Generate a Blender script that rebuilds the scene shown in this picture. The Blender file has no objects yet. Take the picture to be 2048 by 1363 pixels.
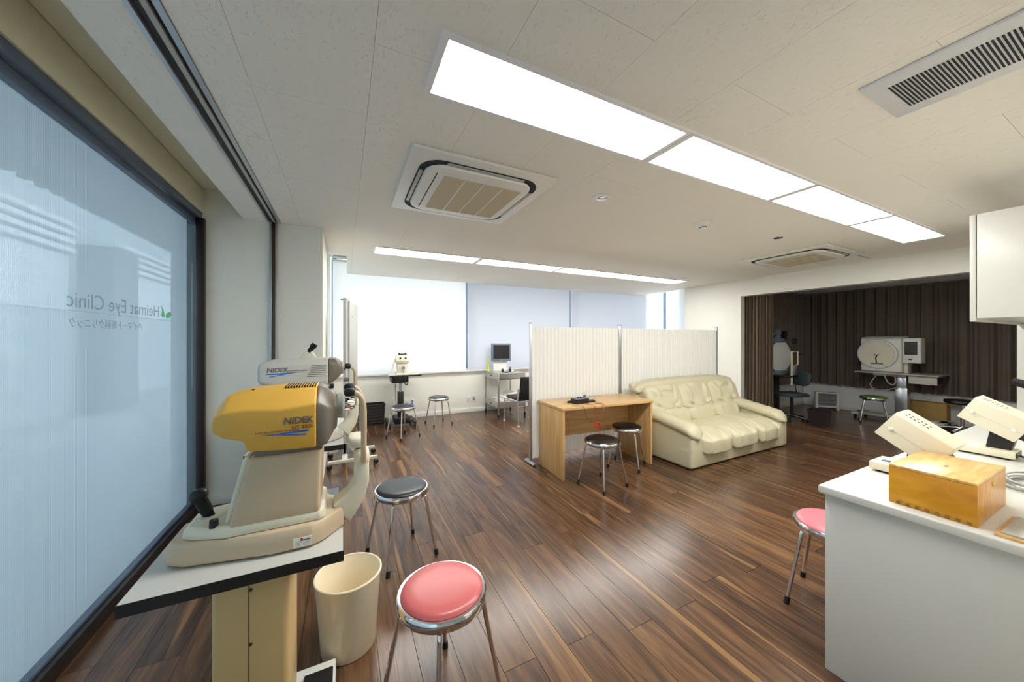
import bpy, bmesh, math, random
from mathutils import Vector, Matrix
random.seed(7)
SC = bpy.context.scene
COL = SC.collection
PI = math.pi

# ------------------------------------------------------------------ camera
FPX, CXP, HZN, TH, CAMH = 682.67, 1024.0, 677.0, math.radians(26.25), 1.45
cam_d = bpy.data.cameras.new('camera'); cam = bpy.data.objects.new('camera', cam_d); COL.objects.link(cam)
cam_d.sensor_width = 36.0; cam_d.lens = 12.0; cam_d.sensor_fit = 'HORIZONTAL'
cam_d.shift_y = -(681.5 - HZN) / 2048.0
cam_d.clip_start = 0.05; cam_d.clip_end = 200
cam.location = (0, 0, CAMH); cam.rotation_euler = (PI/2, 0, -TH)
SC.camera = cam

# ------------------------------------------------------------------ world, light, exposure
W = bpy.data.worlds.new('overcast_sky'); SC.world = W; W.use_nodes = True
bg = W.node_tree.nodes['Background']
bg.inputs[0].default_value = (0.96, 0.98, 1.0, 1); bg.inputs[1].default_value = 4.4
SC.view_settings.view_transform = 'Standard'; SC.view_settings.look = 'None'
SC.view_settings.exposure = 0.60; SC.view_settings.gamma = 1.0; SC.view_settings.use_curve_mapping = False
LAMP = 15.5      # strength of the fluorescent ceiling panels

# ------------------------------------------------------------------ pixel to place helpers (2048x1363 frame)
FW = Vector((math.sin(TH), math.cos(TH), 0)); RT = Vector((math.cos(TH), -math.sin(TH), 0))
def ray(u, v): return FW + RT*((u-CXP)/FPX) + Vector((0, 0, (HZN-v)/FPX))
def G(u, v, z=0.0):
    d = ray(u, v); t = (z-CAMH)/d.z; return Vector((d.x*t, d.y*t, z))
def AY(u, v, y):
    d = ray(u, v); t = y/d.y; return Vector((d.x*t, y, CAMH+d.z*t))
def AX(u, v, x):
    d = ray(u, v); t = x/d.x; return Vector((x, d.y*t, CAMH+d.z*t))

# ------------------------------------------------------------------ materials
def lin(c): return tuple(((x/255.0)/12.92 if x/255.0 <= 0.04045 else (((x/255.0)+0.055)/1.055)**2.4) for x in c)
MATS = {}
def mat(name, rgb, rough=0.5, metal=0.0, var=0.05, scale=9.0, bump=0.0, bscale=80.0, spec=0.5, stretch=(1, 1, 1), coat=0.0, dark=None):
    m = bpy.data.materials.new(name); m.use_nodes = True; MATS[name] = m
    nt = m.node_tree; b = nt.nodes['Principled BSDF']; L = nt.links.new
    c = lin(rgb)
    tc = nt.nodes.new('ShaderNodeTexCoord'); mp = nt.nodes.new('ShaderNodeMapping'); mp.inputs['Scale'].default_value = stretch
    L(tc.outputs['Object'], mp.inputs[0])
    nz = nt.nodes.new('ShaderNodeTexNoise'); nz.inputs['Scale'].default_value = scale; nz.inputs['Detail'].default_value = 4
    L(mp.outputs[0], nz.inputs['Vector'])
    mx = nt.nodes.new('ShaderNodeMix'); mx.data_type = 'RGBA'
    c0 = lin(dark) if dark else tuple(x*(1-var) for x in c)
    mx.inputs[6].default_value = (*c0, 1); mx.inputs[7].default_value = (*[min(1, x*(1+var)) for x in c], 1)
    L(nz.outputs[0], mx.inputs[0]); L(mx.outputs[2], b.inputs['Base Color'])
    b.inputs['Roughness'].default_value = rough; b.inputs['Metallic'].default_value = metal
    b.inputs['Specular IOR Level'].default_value = spec
    if coat: b.inputs['Coat Weight'].default_value = coat; b.inputs['Coat Roughness'].default_value = 0.1
    if bump:
        n2 = nt.nodes.new('ShaderNodeTexNoise'); n2.inputs['Scale'].default_value = bscale; n2.inputs['Detail'].default_value = 3
        L(mp.outputs[0], n2.inputs['Vector'])
        bp = nt.nodes.new('ShaderNodeBump'); bp.inputs['Strength'].default_value = bump; bp.inputs['Distance'].default_value = 0.01
        L(n2.outputs[0], bp.inputs['Height']); L(bp.outputs[0], b.inputs['Normal'])
    return m

mat('wall', (240, 238, 228), 0.65, var=0.015, bump=0.12, bscale=220)
mat('wall_cool', (240, 242, 242), 0.65, var=0.015, bump=0.12, bscale=220)
mat('cream_soffit', (232, 226, 200), 0.6, var=0.02)
mat('trim', (238, 238, 232), 0.4, var=0.015)
mat('white_lam', (208, 207, 200), 0.3, var=0.01)
mat('white_plastic', (236, 236, 230), 0.4, var=0.02)
mat('white_metal', (242, 242, 244), 0.35, var=0.01)
mat('cream_plastic', (232, 226, 202), 0.38, var=0.025, bump=0.03, bscale=500)
mat('beige_plastic', (204, 183, 152), 0.4, var=0.03, bump=0.03, bscale=500)
mat('tan_metal', (222, 190, 134), 0.42, var=0.03)
mat('yellow_plastic', (232, 180, 76), 0.38, var=0.05, bump=0.03, bscale=500)
mat('nose_grey', (120, 112, 100), 0.3, var=0.03)
mat('grey_plastic', (178, 178, 172), 0.4, var=0.03)
mat('pale_grey', (208, 206, 196), 0.4, var=0.02)
mat('steel_grey', (150, 152, 156), 0.35, metal=0.6, var=0.03)
mat('aluminium', (196, 198, 204), 0.3, metal=0.85, var=0.03)
mat('chrome', (225, 225, 228), 0.07, metal=1.0, var=0.01)
mat('stainless', (176, 174, 168), 0.3, metal=0.8, var=0.04, stretch=(1, 1, 12))
mat('black_plastic', (24, 24, 26), 0.38, var=0.1)
mat('black_rubber', (16, 16, 17), 0.7, var=0.1)
mat('black_edge', (30, 29, 28), 0.55, var=0.06)
mat('dark_frame', (44, 38, 38), 0.35, metal=0.3, var=0.05)
mat('blue_frame', (92, 108, 130), 0.4, metal=0.2, var=0.05)
mat('track_dark', (20, 20, 20), 0.5, var=0.05)
mat('bronze', (92, 80, 66), 0.25, metal=0.8, var=0.05)
mat('black_vinyl', (44, 47, 54), 0.32, var=0.08, bump=0.04, bscale=260)
mat('charcoal_vinyl', (20, 20, 22), 0.36, var=0.1, bump=0.04, bscale=260)
mat('pink_vinyl', (206, 104, 104), 0.28, var=0.04, bump=0.04, bscale=260)
mat('rose_vinyl', (226, 122, 134), 0.32, var=0.04, bump=0.04, bscale=260)
mat('green_vinyl', (92, 138, 52), 0.35, var=0.05, bump=0.04, bscale=260)
mat('leather', (210, 203, 172), 0.42, var=0.05, scale=5, bump=0.22, bscale=26)
mat('bin_cream', (250, 236, 206), 0.25, var=0.02)
mat('curtain', (110, 99, 90), 0.9, var=0.12, scale=30, stretch=(1, 1, 0.15), bump=0.1, bscale=300)
mat('curtain_near', (112, 96, 82), 0.9, var=0.12, scale=30, stretch=(1, 1, 0.15), bump=0.1, bscale=300)
mat('pleat', (246, 245, 238), 0.5, var=0.015)
mat('cart_grey', (186, 184, 178), 0.35, metal=0.3, var=0.03)
mat('basket', (44, 40, 38), 0.75, var=0.4, scale=30, bump=0.6, bscale=70)
mat('cardboard', (176, 142, 84), 0.8, var=0.06)
mat('paper', (240, 238, 230), 0.7, var=0.02)
mat('manila', (214, 180, 112), 0.75, var=0.05)
mat('lime', (208, 222, 20), 0.4, var=0.04)
mat('red_wire', (214, 40, 44), 0.4, var=0.04)
mat('brown_wire', (120, 60, 40), 0.4, var=0.04)
mat('grey_cable', (166, 168, 166), 0.45, var=0.03)
mat('brass', (206, 178, 90), 0.3, metal=0.7, var=0.05)
mat('blue_ink', (40, 112, 206), 0.4, var=0.03)
mat('grey_ink', (112, 114, 124), 0.4, var=0.03)
mat('red_ink', (150, 58, 36), 0.4, var=0.03)
mat('dark_ink', (70, 62, 60), 0.5, var=0.03)
mat('sticker_red', (206, 40, 48), 0.4, var=0.03)
mat('green_ink', (40, 170, 60), 0.5, var=0.03)
mat('glass_text', (40, 50, 70), 0.6, var=0.03)
mat('screen_dark', (18, 16, 26), 0.15, var=0.05)
mat('monitor_grey', (112, 122, 134), 0.4, var=0.03)
mat('lens_dark', (28, 32, 42), 0.08, var=0.05)
mat('dark_teal', (52, 62, 64), 0.7, var=0.08, bump=0.1, bscale=300)
mat('bowl_white', (226, 230, 226), 0.45, var=0.01)
mat('vent_white', (226, 228, 230), 0.4, var=0.01)
mat('slot_dark', (34, 38, 44), 0.8, var=0.05)
mat('ac_white', (236, 234, 226), 0.4, var=0.01)
mat('ac_filter', (206, 194, 162), 0.75, var=0.1, scale=120, bump=0.4, bscale=400)
mat('ext_wall', (196, 202, 208), 0.8, var=0.05)
mat('pier_outer', (74, 88, 98), 0.6, var=0.05)
mat('ext_white', (238, 240, 244), 0.7, var=0.02)
mat('ext_pillar', (120, 128, 134), 0.7, var=0.05)
mat('ext_paving', (172, 176, 180), 0.8, var=0.2, scale=20, bump=0.5, bscale=90)
mat('ext_mesh', (92, 92, 88), 0.6, var=0.1)
mat('ext_glass', (150, 172, 210), 0.15, var=0.1)
mat('pink_banner', (236, 128, 158), 0.6, var=0.03)
mat('screw', (80, 82, 60), 0.4, metal=0.7)

# wood with visible grain
def wood(name, dark, light, rough=0.4, axis=(14, 14, 1.2), sc=3.0, bump=0.05):
    m = bpy.data.materials.new(name); m.use_nodes = True; MATS[name] = m
    nt = m.node_tree; b = nt.nodes['Principled BSDF']; L = nt.links.new
    tc = nt.nodes.new('ShaderNodeTexCoord'); mp = nt.nodes.new('ShaderNodeMapping'); mp.inputs['Scale'].default_value = axis
    L(tc.outputs['Object'], mp.inputs[0])
    n = nt.nodes.new('ShaderNodeTexNoise'); n.inputs['Scale'].default_value = sc; n.inputs['Detail'].default_value = 7; n.inputs['Distortion'].default_value = 0.6
    L(mp.outputs[0], n.inputs['Vector'])
    r = nt.nodes.new('ShaderNodeValToRGB'); r.color_ramp.elements[0].position = 0.32; r.color_ramp.elements[1].position = 0.7
    r.color_ramp.elements[0].color = (*lin(dark), 1); r.color_ramp.elements[1].color = (*lin(light), 1)
    L(n.outputs[0], r.inputs[0]); L(r.outputs[0], b.inputs['Base Color'])
    b.inputs['Roughness'].default_value = rough
    bp = nt.nodes.new('ShaderNodeBump'); bp.inputs['Strength'].default_value = bump; bp.inputs['Distance'].default_value = 0.005
    L(n.outputs[0], bp.inputs['Height']); L(bp.outputs[0], b.inputs['Normal'])
    return m
wood('beech', (196, 152, 94), (220, 180, 122), 0.35, (10, 10, 0.8), 3)
wood('beech_top', (204, 162, 104), (228, 190, 134), 0.3, (0.8, 10, 10), 3)
wood('honey_wood', (192, 128, 22), (220, 158, 42), 0.3, (16, 1.5, 4), 4)
wood('honey_lid', (206, 158, 84), (236, 198, 130), 0.28, (2, 14, 6), 4)
wood('stained', (120, 88, 30), (150, 110, 40), 0.4, (16, 3, 8), 4)

# walnut floor: tone per plank, narrow strips inside a plank, long grain along Y
def floor_mat():
    m = bpy.data.materials.new('walnut_plank'); m.use_nodes = True; MATS['walnut'] = m
    nt = m.node_tree; b = nt.nodes['Principled BSDF']; L = nt.links.new; N = nt.nodes.new
    ge = N('ShaderNodeNewGeometry'); oi = N('ShaderNodeObjectInfo')
    sp = N('ShaderNodeSeparateXYZ'); L(ge.outputs['Position'], sp.inputs[0])
    off = N('ShaderNodeMath'); off.operation = 'MULTIPLY'; off.inputs[1].default_value = 71.0; L(oi.outputs['Random'], off.inputs[0])
    yo = N('ShaderNodeMath'); yo.operation = 'ADD'; L(sp.outputs['Y'], yo.inputs[0]); L(off.outputs[0], yo.inputs[1])
    cb = N('ShaderNodeCombineXYZ'); L(sp.outputs['X'], cb.inputs[0]); L(yo.outputs[0], cb.inputs[1]); L(off.outputs[0], cb.inputs[2])
    def noise(scale, stretch, det, dist):
        mp = N('ShaderNodeMapping'); mp.inputs['Scale'].default_value = stretch; L(cb.outputs[0], mp.inputs[0])
        n = N('ShaderNodeTexNoise'); n.inputs['Scale'].default_value = scale; n.inputs['Detail'].default_value = det; n.inputs['Distortion'].default_value = dist
        L(mp.outputs[0], n.inputs['Vector']); return n
    g1 = noise(3.0, (5.5, 0.55, 1), 6, 1.4)        # broad figure
    g2 = noise(9.0, (22, 0.5, 1), 6, 0.3)       # fine pores
    g3 = noise(2.0, (9, 0.30, 1), 2, 0.5)      # sapwood streaks
    r1 = N('ShaderNodeValToRGB'); e = r1.color_ramp.elements
    e[0].position = 0.28; e[0].color = (*lin((68, 48, 36)), 1); e[1].position = 0.72; e[1].color = (*lin((124, 91, 63)), 1)
    k = r1.color_ramp.elements.new(0.5); k.color = (*lin((96, 69, 49)), 1)
    ad = N('ShaderNodeMath'); ad.operation = 'MULTIPLY_ADD'; ad.inputs[1].default_value = 0.24; L(oi.outputs['Random'], ad.inputs[0])
    sb = N('ShaderNodeMath'); sb.operation = 'SUBTRACT'; sb.inputs[1].default_value = 0.12; L(g1.outputs[0], sb.inputs[0]); L(sb.outputs[0], ad.inputs[2])
    L(ad.outputs[0], r1.inputs[0])
    mx = N('ShaderNodeMix'); mx.data_type = 'RGBA'; mx.blend_type = 'MULTIPLY'; mx.inputs[0].default_value = 0.38
    r2 = N('ShaderNodeValToRGB'); r2.color_ramp.elements[0].position = 0.35; r2.color_ramp.elements[0].color = (0.35, 0.3, 0.28, 1); r2.color_ramp.elements[1].position = 0.6
    L(g2.outputs[0], r2.inputs[0]); L(r1.outputs[0], mx.inputs[6]); L(r2.outputs[0], mx.inputs[7])
    mx2 = N('ShaderNodeMix'); mx2.data_type = 'RGBA'; mx2.inputs[7].default_value = (*lin((160, 122, 80)), 1)
    r3 = N('ShaderNodeValToRGB'); r3.color_ramp.elements[0].position = 0.62; r3.color_ramp.elements[1].position = 0.70
    r3.color_ramp.elements[1].color = (0.6, 0.6, 0.6, 1)
    L(g3.outputs[0], r3.inputs[0]); L(r3.outputs[0], mx2.inputs[0]); L(mx.outputs[2], mx2.inputs[6])
    L(mx2.outputs[2], b.inputs['Base Color'])
    rr = N('ShaderNodeMapRange'); rr.inputs[3].default_value = 0.17; rr.inputs[4].default_value = 0.3; L(g2.outputs[0], rr.inputs[0]); L(rr.outputs[0], b.inputs['Roughness'])
    bp = N('ShaderNodeBump'); bp.inputs['Strength'].default_value = 0.10; bp.inputs['Distance'].default_value = 0.004
    L(g2.outputs[0], bp.inputs['Height']); L(bp.outputs[0], b.inputs['Normal'])
floor_mat()

# mineral-fibre ceiling panel with worm-shaped pits
def ceil_mat():
    m = bpy.data.materials.new('ceiling_fibre'); m.use_nodes = True; MATS['ceiling'] = m
    nt = m.node_tree; b = nt.nodes['Principled BSDF']; L = nt.links.new; N = nt.nodes.new
    ge = N('ShaderNodeNewGeometry'); mp = N('ShaderNodeMapping'); mp.inputs['Scale'].default_value = (1.0, 0.45, 1)
    L(ge.outputs['Position'], mp.inputs[0])
    n = N('ShaderNodeTexNoise'); n.inputs['Scale'].default_value = 75; n.inputs['Detail'].default_value = 2; n.inputs['Distortion'].default_value = 1.2
    L(mp.outputs[0], n.inputs['Vector'])
    r = N('ShaderNodeValToRGB'); r.color_ramp.elements[0].position = 0.315; r.color_ramp.elements[1].position = 0.38
    L(n.outputs[0], r.inputs[0])
    bp = N('ShaderNodeBump'); bp.inputs['Strength'].default_value = 0.55; bp.inputs['Distance'].default_value = 0.004
    L(r.outputs[0], bp.inputs['Height']); L(bp.outputs[0], b.inputs['Normal'])
    b.inputs['Base Color'].default_value = (*lin((246, 243, 233)), 1); b.inputs['Roughness'].default_value = 0.8
ceil_mat()

def lamp_mat():
    m = bpy.data.materials.new('lamp_diffuser'); m.use_nodes = True; MATS['diffuser'] = m
    nt = m.node_tree; L = nt.links.new; N = nt.nodes.new
    b = nt.nodes['Principled BSDF']; b.inputs['Base Color'].default_value = (0.9, 0.9, 0.9, 1)
    b.inputs['Emission Color'].default_value = (1.0, 0.985, 0.945, 1); b.inputs['Emission Strength'].default_value = LAMP
lamp_mat()

# translucent roller-blind cloth
def cloth(name, rgb, trans):
    m = bpy.data.materials.new(name); m.use_nodes = True; MATS[name] = m
    nt = m.node_tree; L = nt.links.new; N = nt.nodes.new; nt.nodes.clear()
    o = N('ShaderNodeOutputMaterial'); d = N('ShaderNodeBsdfDiffuse'); t = N('ShaderNodeBsdfTranslucent'); mx = N('ShaderNodeMixShader')
    ge = N('ShaderNodeNewGeometry'); w = N('ShaderNodeTexNoise'); w.inputs['Scale'].default_value = 300
    L(ge.outputs['Position'], w.inputs['Vector'])
    mc = N('ShaderNodeMix'); mc.data_type = 'RGBA'; c = lin(rgb)
    mc.inputs[6].default_value = (*[x*0.97 for x in c], 1); mc.inputs[7].default_value = (*c, 1); L(w.outputs[0], mc.inputs[0])
    L(mc.outputs[2], d.inputs[0]); L(mc.outputs[2], t.inputs[0]); mx.inputs[0].default_value = trans
    L(d.outputs[0], mx.inputs[1]); L(t.outputs[0], mx.inputs[2]); L(mx.outputs[0], o.inputs[0])
cloth('blind_sky_tone', (246, 246, 247), 0.35)  # open sky behind the left blind is put into its whiter cloth
cloth('blind_dim_tone', (222, 224, 230), 0.32)  # weaker light behind the other two blinds is put into this greyer cloth
cloth('pleat_cloth', (250, 249, 244), 0.12)

def glass(name, tint, gloss_rough=0.02):
    m = bpy.data.materials.new(name); m.use_nodes = True; MATS[name] = m
    nt = m.node_tree; L = nt.links.new; N = nt.nodes.new; nt.nodes.clear()
    o = N('ShaderNodeOutputMaterial'); t = N('ShaderNodeBsdfTransparent'); t.inputs[0].default_value = (*tint, 1)
    g = N('ShaderNodeBsdfGlossy'); g.inputs['Roughness'].default_value = gloss_rough
    lw = N('ShaderNodeLayerWeight'); lw.inputs[0].default_value = 0.5
    pw = N('ShaderNodeMath'); pw.operation = 'POWER'; pw.inputs[1].default_value = 4.0; L(lw.outputs['Facing'], pw.inputs[0])
    f = N('ShaderNodeMath'); f.operation = 'MULTIPLY_ADD'; f.inputs[1].default_value = 0.6; f.inputs[2].default_value = 0.03; L(pw.outputs[0], f.inputs[0])
    mx = N('ShaderNodeMixShader')
    ge = N('ShaderNodeNewGeometry'); w = N('ShaderNodeTexNoise'); w.inputs['Scale'].default_value = 3
    L(ge.outputs['Position'], w.inputs['Vector'])
    L(f.outputs[0], mx.inputs[0]); L(t.outputs[0], mx.inputs[1]); L(g.outputs[0], mx.inputs[2]); L(mx.outputs[0], o.inputs[0])
glass('clear_glass', (0.92, 0.96, 0.96)); glass('green_glass', (0.86, 0.91, 0.92))

# frosted film with fine vertical lines
def film_mat():
    m = bpy.data.materials.new('frosted_film'); m.use_nodes = True; MATS['film'] = m
    nt = m.node_tree; L = nt.links.new; N = nt.nodes.new; nt.nodes.clear()
    o = N('ShaderNodeOutputMaterial'); t = N('ShaderNodeBsdfTransparent'); t.inputs[0].default_value = (0.84, 0.88, 0.91, 1)
    tr = N('ShaderNodeBsdfTranslucent'); tr.inputs[0].default_value = (*lin((212, 220, 224)), 1)
    df = N('ShaderNodeBsdfDiffuse'); df.inputs[0].default_value = (*lin((150, 170, 186)), 1)
    g = N('ShaderNodeBsdfGlossy'); g.inputs['Roughness'].default_value = 0.05
    ge = N('ShaderNodeNewGeometry'); wv = N('ShaderNodeTexWave'); wv.bands_direction = 'Y'; wv.inputs['Scale'].default_value = 34
    L(ge.outputs['Position'], wv.inputs['Vector'])
    mr = N('ShaderNodeMapRange'); mr.inputs[3].default_value = 0.56; mr.inputs[4].default_value = 0.70; L(wv.outputs[0], mr.inputs[0])
    a = N('ShaderNodeMixShader'); a.inputs[0].default_value = 0.72; L(df.outputs[0], a.inputs[1]); L(tr.outputs[0], a.inputs[2])
    c = N('ShaderNodeMixShader'); L(mr.outputs[0], c.inputs[0]); L(t.outputs[0], c.inputs[1]); L(a.outputs[0], c.inputs[2])
    lw = N('ShaderNodeLayerWeight'); lw.inputs[0].default_value = 0.5
    pw = N('ShaderNodeMath'); pw.operation = 'POWER'; pw.inputs[1].default_value = 4.0; L(lw.outputs['Facing'], pw.inputs[0])
    f = N('ShaderNodeMath'); f.operation = 'MULTIPLY_ADD'; f.inputs[1].default_value = 0.35; f.inputs[2].default_value = 0.03; L(pw.outputs[0], f.inputs[0])
    d = N('ShaderNodeMixShader'); L(f.outputs[0], d.inputs[0]); L(c.outputs[0], d.inputs[1]); L(g.outputs[0], d.inputs[2]); L(d.outputs[0], o.inputs[0])
film_mat()
def vinyl(name, rgb, op):      # thin see-through vinyl lettering on the film
    m = bpy.data.materials.new(name); m.use_nodes = True; MATS[name] = m
    nt = m.node_tree; L = nt.links.new; N = nt.nodes.new; nt.nodes.clear()
    o = N('ShaderNodeOutputMaterial'); t = N('ShaderNodeBsdfTransparent'); d = N('ShaderNodeBsdfDiffuse'); d.inputs[0].default_value = (*lin(rgb), 1)
    nz = N('ShaderNodeTexNoise'); nz.inputs['Scale'].default_value = 40; mr = N('ShaderNodeMapRange'); mr.inputs[3].default_value = op-0.1; mr.inputs[4].default_value = op+0.1
    mx = N('ShaderNodeMixShader'); L(nz.outputs[0], mr.inputs[0]); L(mr.outputs[0], mx.inputs[0]); L(t.outputs[0], mx.inputs[1]); L(d.outputs[0], mx.inputs[2]); L(mx.outputs[0], o.inputs[0])
vinyl('text_vinyl', (112, 130, 150), 0.30); vinyl('green_vinyl_mark', (96, 196, 120), 0.6); vinyl('green_line', (120, 190, 150), 0.18)

# ------------------------------------------------------------------ mesh helpers
class MB:
    def __init__(s): s.bm = bmesh.new()
    def box(s, x0, x1, y0, y1, z0, z1):
        v = [s.bm.verts.new((x, y, z)) for z in (z0, z1) for y in (y0, y1) for x in (x0, x1)]
        for f in ((0, 2, 3, 1), (4, 5, 7, 6), (0, 1, 5, 4), (2, 6, 7, 3), (0, 4, 6, 2), (1, 3, 7, 5)):
            s.bm.faces.new([v[i] for i in f])
        return s
    def loft(s, loops, cap=True, close=False):
        R = [[s.bm.verts.new(p) for p in l] for l in loops]; n = len(R[0])
        pairs = list(zip(R[:-1], R[1:])) + ([(R[-1], R[0])] if close else [])
        for a, b in pairs:
            for i in range(n):
                j = (i+1) % n; s.bm.faces.new((a[i], a[j], b[j], b[i]))
        if cap and not close:
            s.bm.faces.new(list(reversed(R[0]))); s.bm.faces.new(R[-1])
        return s
    def prism(s, poly, axis, a, b):
        f = {'y': lambda p, t: (p[0], t, p[1]), 'x': lambda p, t: (t, p[0], p[1]), 'z': lambda p, t: (p[0], p[1], t)}[axis]
        return s.loft([[f(p, a) for p in poly], [f(p, b) for p in poly]])
    def tube(s, pts, r, seg=10, closed=False):
        pts = [Vector(p) for p in pts]; n = len(pts); rs = r if isinstance(r, (list, tuple)) else [r]*n
        loops = []; up = None
        for i, p in enumerate(pts):
            if closed: d = pts[(i+1) % n]-pts[i-1]
            else: d = pts[min(i+1, n-1)]-pts[max(i-1, 0)]
            d.normalize()
            if up is None: up = Vector((0, 0, 1)) if abs(d.z) < 0.9 else Vector((1, 0, 0))
            a = d.cross(up); a.normalize(); b = a.cross(d); b.normalize(); up = b
            loops.append([p + a*(math.cos(t)*rs[i]) + b*(math.sin(t)*rs[i]) for t in (2*PI*k/seg for k in range(seg))])
        return s.loft(loops, close=closed)
    def lathe(s, prof, c=(0, 0, 0), seg=32, axis='z'):
        f = {'z': lambda r, h, t: (c[0]+r*math.cos(t), c[1]+r*math.sin(t), c[2]+h),
             'x': lambda r, h, t: (c[0]+h, c[1]+r*math.cos(t), c[2]+r*math.sin(t)),
             'y': lambda r, h, t: (c[0]+r*math.cos(t), c[1]+h, c[2]+r*math.sin(t))}[axis]
        return s.loft([[f(max(r, 1e-4), h, 2*PI*k/seg) for k in range(seg)] for r, h in prof])
    def superell(s, c, h, e=0.35, nu=28, nv=16, fn=None):
        def sg(v, p): return math.copysign(abs(v)**p, v)
        loops = []
        for i in range(1, nv):
            a = -PI/2 + PI*i/nv
            loops.append([(h[0]*sg(math.cos(a), e)*sg(math.cos(t), e), h[1]*sg(math.cos(a), e)*sg(math.sin(t), e), h[2]*sg(math.sin(a), e)) for t in (2*PI*k/nu for k in range(nu))])
        loops = [[Vector(c) + (Vector(fn(Vector(p))) if fn else Vector(p)) for p in l] for l in loops]
        return s.loft(loops)
    def grid(s, f, nu, nv):
        V = [[s.bm.verts.new(f(i/nu, j/nv)) for j in range(nv+1)] for i in range(nu+1)]
        for i in range(nu):
            for j in range(nv): s.bm.faces.new((V[i][j], V[i+1][j], V[i+1][j+1], V[i][j+1]))
        return s
    def xf(s, M):
        s.bm.transform(M); return s
    def build(s, name, m, parent=None, bev=0.0, seg=2, smooth=True, ang=38):
        bm = s.bm; bmesh.ops.recalc_face_normals(bm, faces=bm.faces)
        if bev:
            es = [e for e in bm.edges if len(e.link_faces) == 2 and e.calc_face_angle(0) > 0.5]
            bmesh.ops.bevel(bm, geom=es, offset=bev, segments=seg, affect='EDGES', profile=0.5, clamp_overlap=True)
        me = bpy.data.meshes.new(name); bm.to_mesh(me); bm.free()
        me.materials.append(MATS[m])
        if smooth:
            me.polygons.foreach_set('use_smooth', [True]*len(me.polygons)); me.set_sharp_from_angle(angle=math.radians(ang))
        o = bpy.data.objects.new(name, me); COL.objects.link(o); o.parent = parent
        return o
def BX(*a): return MB().box(*a)
def TB(pts, r, seg=10, closed=False): return MB().tube(pts, r, seg, closed)
def LT(prof, c=(0, 0, 0), seg=32, axis='z'): return MB().lathe(prof, c, seg, axis)
def tag(o, label, cat, group=None, kind=None):
    o['label'] = label; o['category'] = cat
    if group: o['group'] = group
    if kind: o['kind'] = kind
    return o
def thing(name, label, cat, loc=(0, 0, 0), rz=0.0, group=None):
    o = bpy.data.objects.new(name, None); COL.objects.link(o); o.empty_display_size = 0.1
    o.location = loc; o.rotation_euler = (0, 0, rz); return tag(o, label, cat, group)
def struct(o, label, cat): return tag(o, label, cat, kind='structure')
def dup(root, loc, rz, label, group=None):
    r = root.copy(); COL.objects.link(r); r.location = loc; r.rotation_euler = (0, 0, rz); r['label'] = label
    if group: r['group'] = group
    for ch in list(root.children):
        c = ch.copy(); COL.objects.link(c); c.parent = r
        for g in ch.children:
            d = g.copy(); COL.objects.link(d); d.parent = c
    return r
def text(name, body, size, M, m, parent, extrude=0.0003, ax='LEFT', outline=0.0, sx=1.0, shear=0.0):
    cu = bpy.data.curves.new(name, 'FONT'); cu.body = body; cu.size = size; cu.extrude = extrude; cu.align_x = ax; cu.shear = shear
    cu.resolution_u = 3
    if outline: cu.fill_mode = 'NONE'; cu.bevel_depth = outline; cu.bevel_resolution = 0; cu.extrude = 0
    t = bpy.data.objects.new(name, cu); COL.objects.link(t)
    dg = bpy.context.evaluated_depsgraph_get()
    me = bpy.data.meshes.new_from_object(t.evaluated_get(dg)); bpy.data.objects.remove(t); bpy.data.curves.remove(cu)
    me.transform(M @ Matrix.Diagonal((sx, 1, 1, 1))); me.materials.clear(); me.materials.append(MATS[m])
    o = bpy.data.objects.new(name, me); COL.objects.link(o); o.parent = parent; return o
def arc(c, r, a0, a1, n, plane='xz'):
    out = []
    for i in range(n+1):
        a = a0 + (a1-a0)*i/n; u, w = r*math.cos(a), r*math.sin(a)
        out.append({'xz': (c[0]+u, c[1], c[2]+w), 'yz': (c[0], c[1]+u, c[2]+w), 'xy': (c[0]+u, c[1]+w, c[2])}[plane])
    return out
def smooth_path(pts, n=6):
    P = [Vector(p) for p in pts]; out = []
    for i in range(len(P)-1):
        p0, p1, p2, p3 = P[max(i-1, 0)], P[i], P[i+1], P[min(i+2, len(P)-1)]
        for k in range(n):
            t = k/n
            out.append(0.5*((2*p1)+(p2-p0)*t+(2*p0-5*p1+4*p2-p3)*t*t+(3*p1-p0-3*p2+p3)*t**3))
    out.append(P[-1]); return out
# ================================================================== THE SETTING
CZ = 2.53
fl = struct(BX(-1.3, 9.35, -2.1, 6.6, -0.12, -0.013).build('floor', 'walnut', smooth=False), 'dark walnut plank floor running through the whole clinic room', 'floor')
PW = 0.1615
plank_me = BX(0, 1, 0, 1, -0.012, 0).build('plank', 'walnut', fl, smooth=False)
pm = plank_me.data; first = True; far_rest = MB(); n_pl = 0
k0 = int(math.floor((-1.13-0.95)/PW))
for k in range(k0, 53):
    x0 = 0.95 + k*PW; x1 = x0 + PW - 0.0022
    if x0 > 9.2: break
    ytop = 6.45 if x0 < 6.5 else 3.95
    y = -2.0 + ((0.62 if k % 2 else -0.28) + random.uniform(-0.2, 0.2))
    while y < ytop:
        y1 = min(y+1.815, ytop); ya = max(y, -2.0)
        if y1 - ya > 0.05:
            if y1 < 0.75:
                far_rest.box(x0, x1, ya+0.001, y1-0.001, -0.012, 0)
            else:
                o = plank_me if first else bpy.data.objects.new('plank', pm)
                if not first: COL.objects.link(o); o.parent = fl
                first = False; n_pl += 1
                o.location = (x0, ya+0.001, random.uniform(-0.0004, 0)); o.scale = (x1-x0, y1-ya-0.002, 1)
        y += 1.815
far_rest.build('plank', 'walnut', fl, smooth=False)['kind'] = 'stuff'

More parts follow.
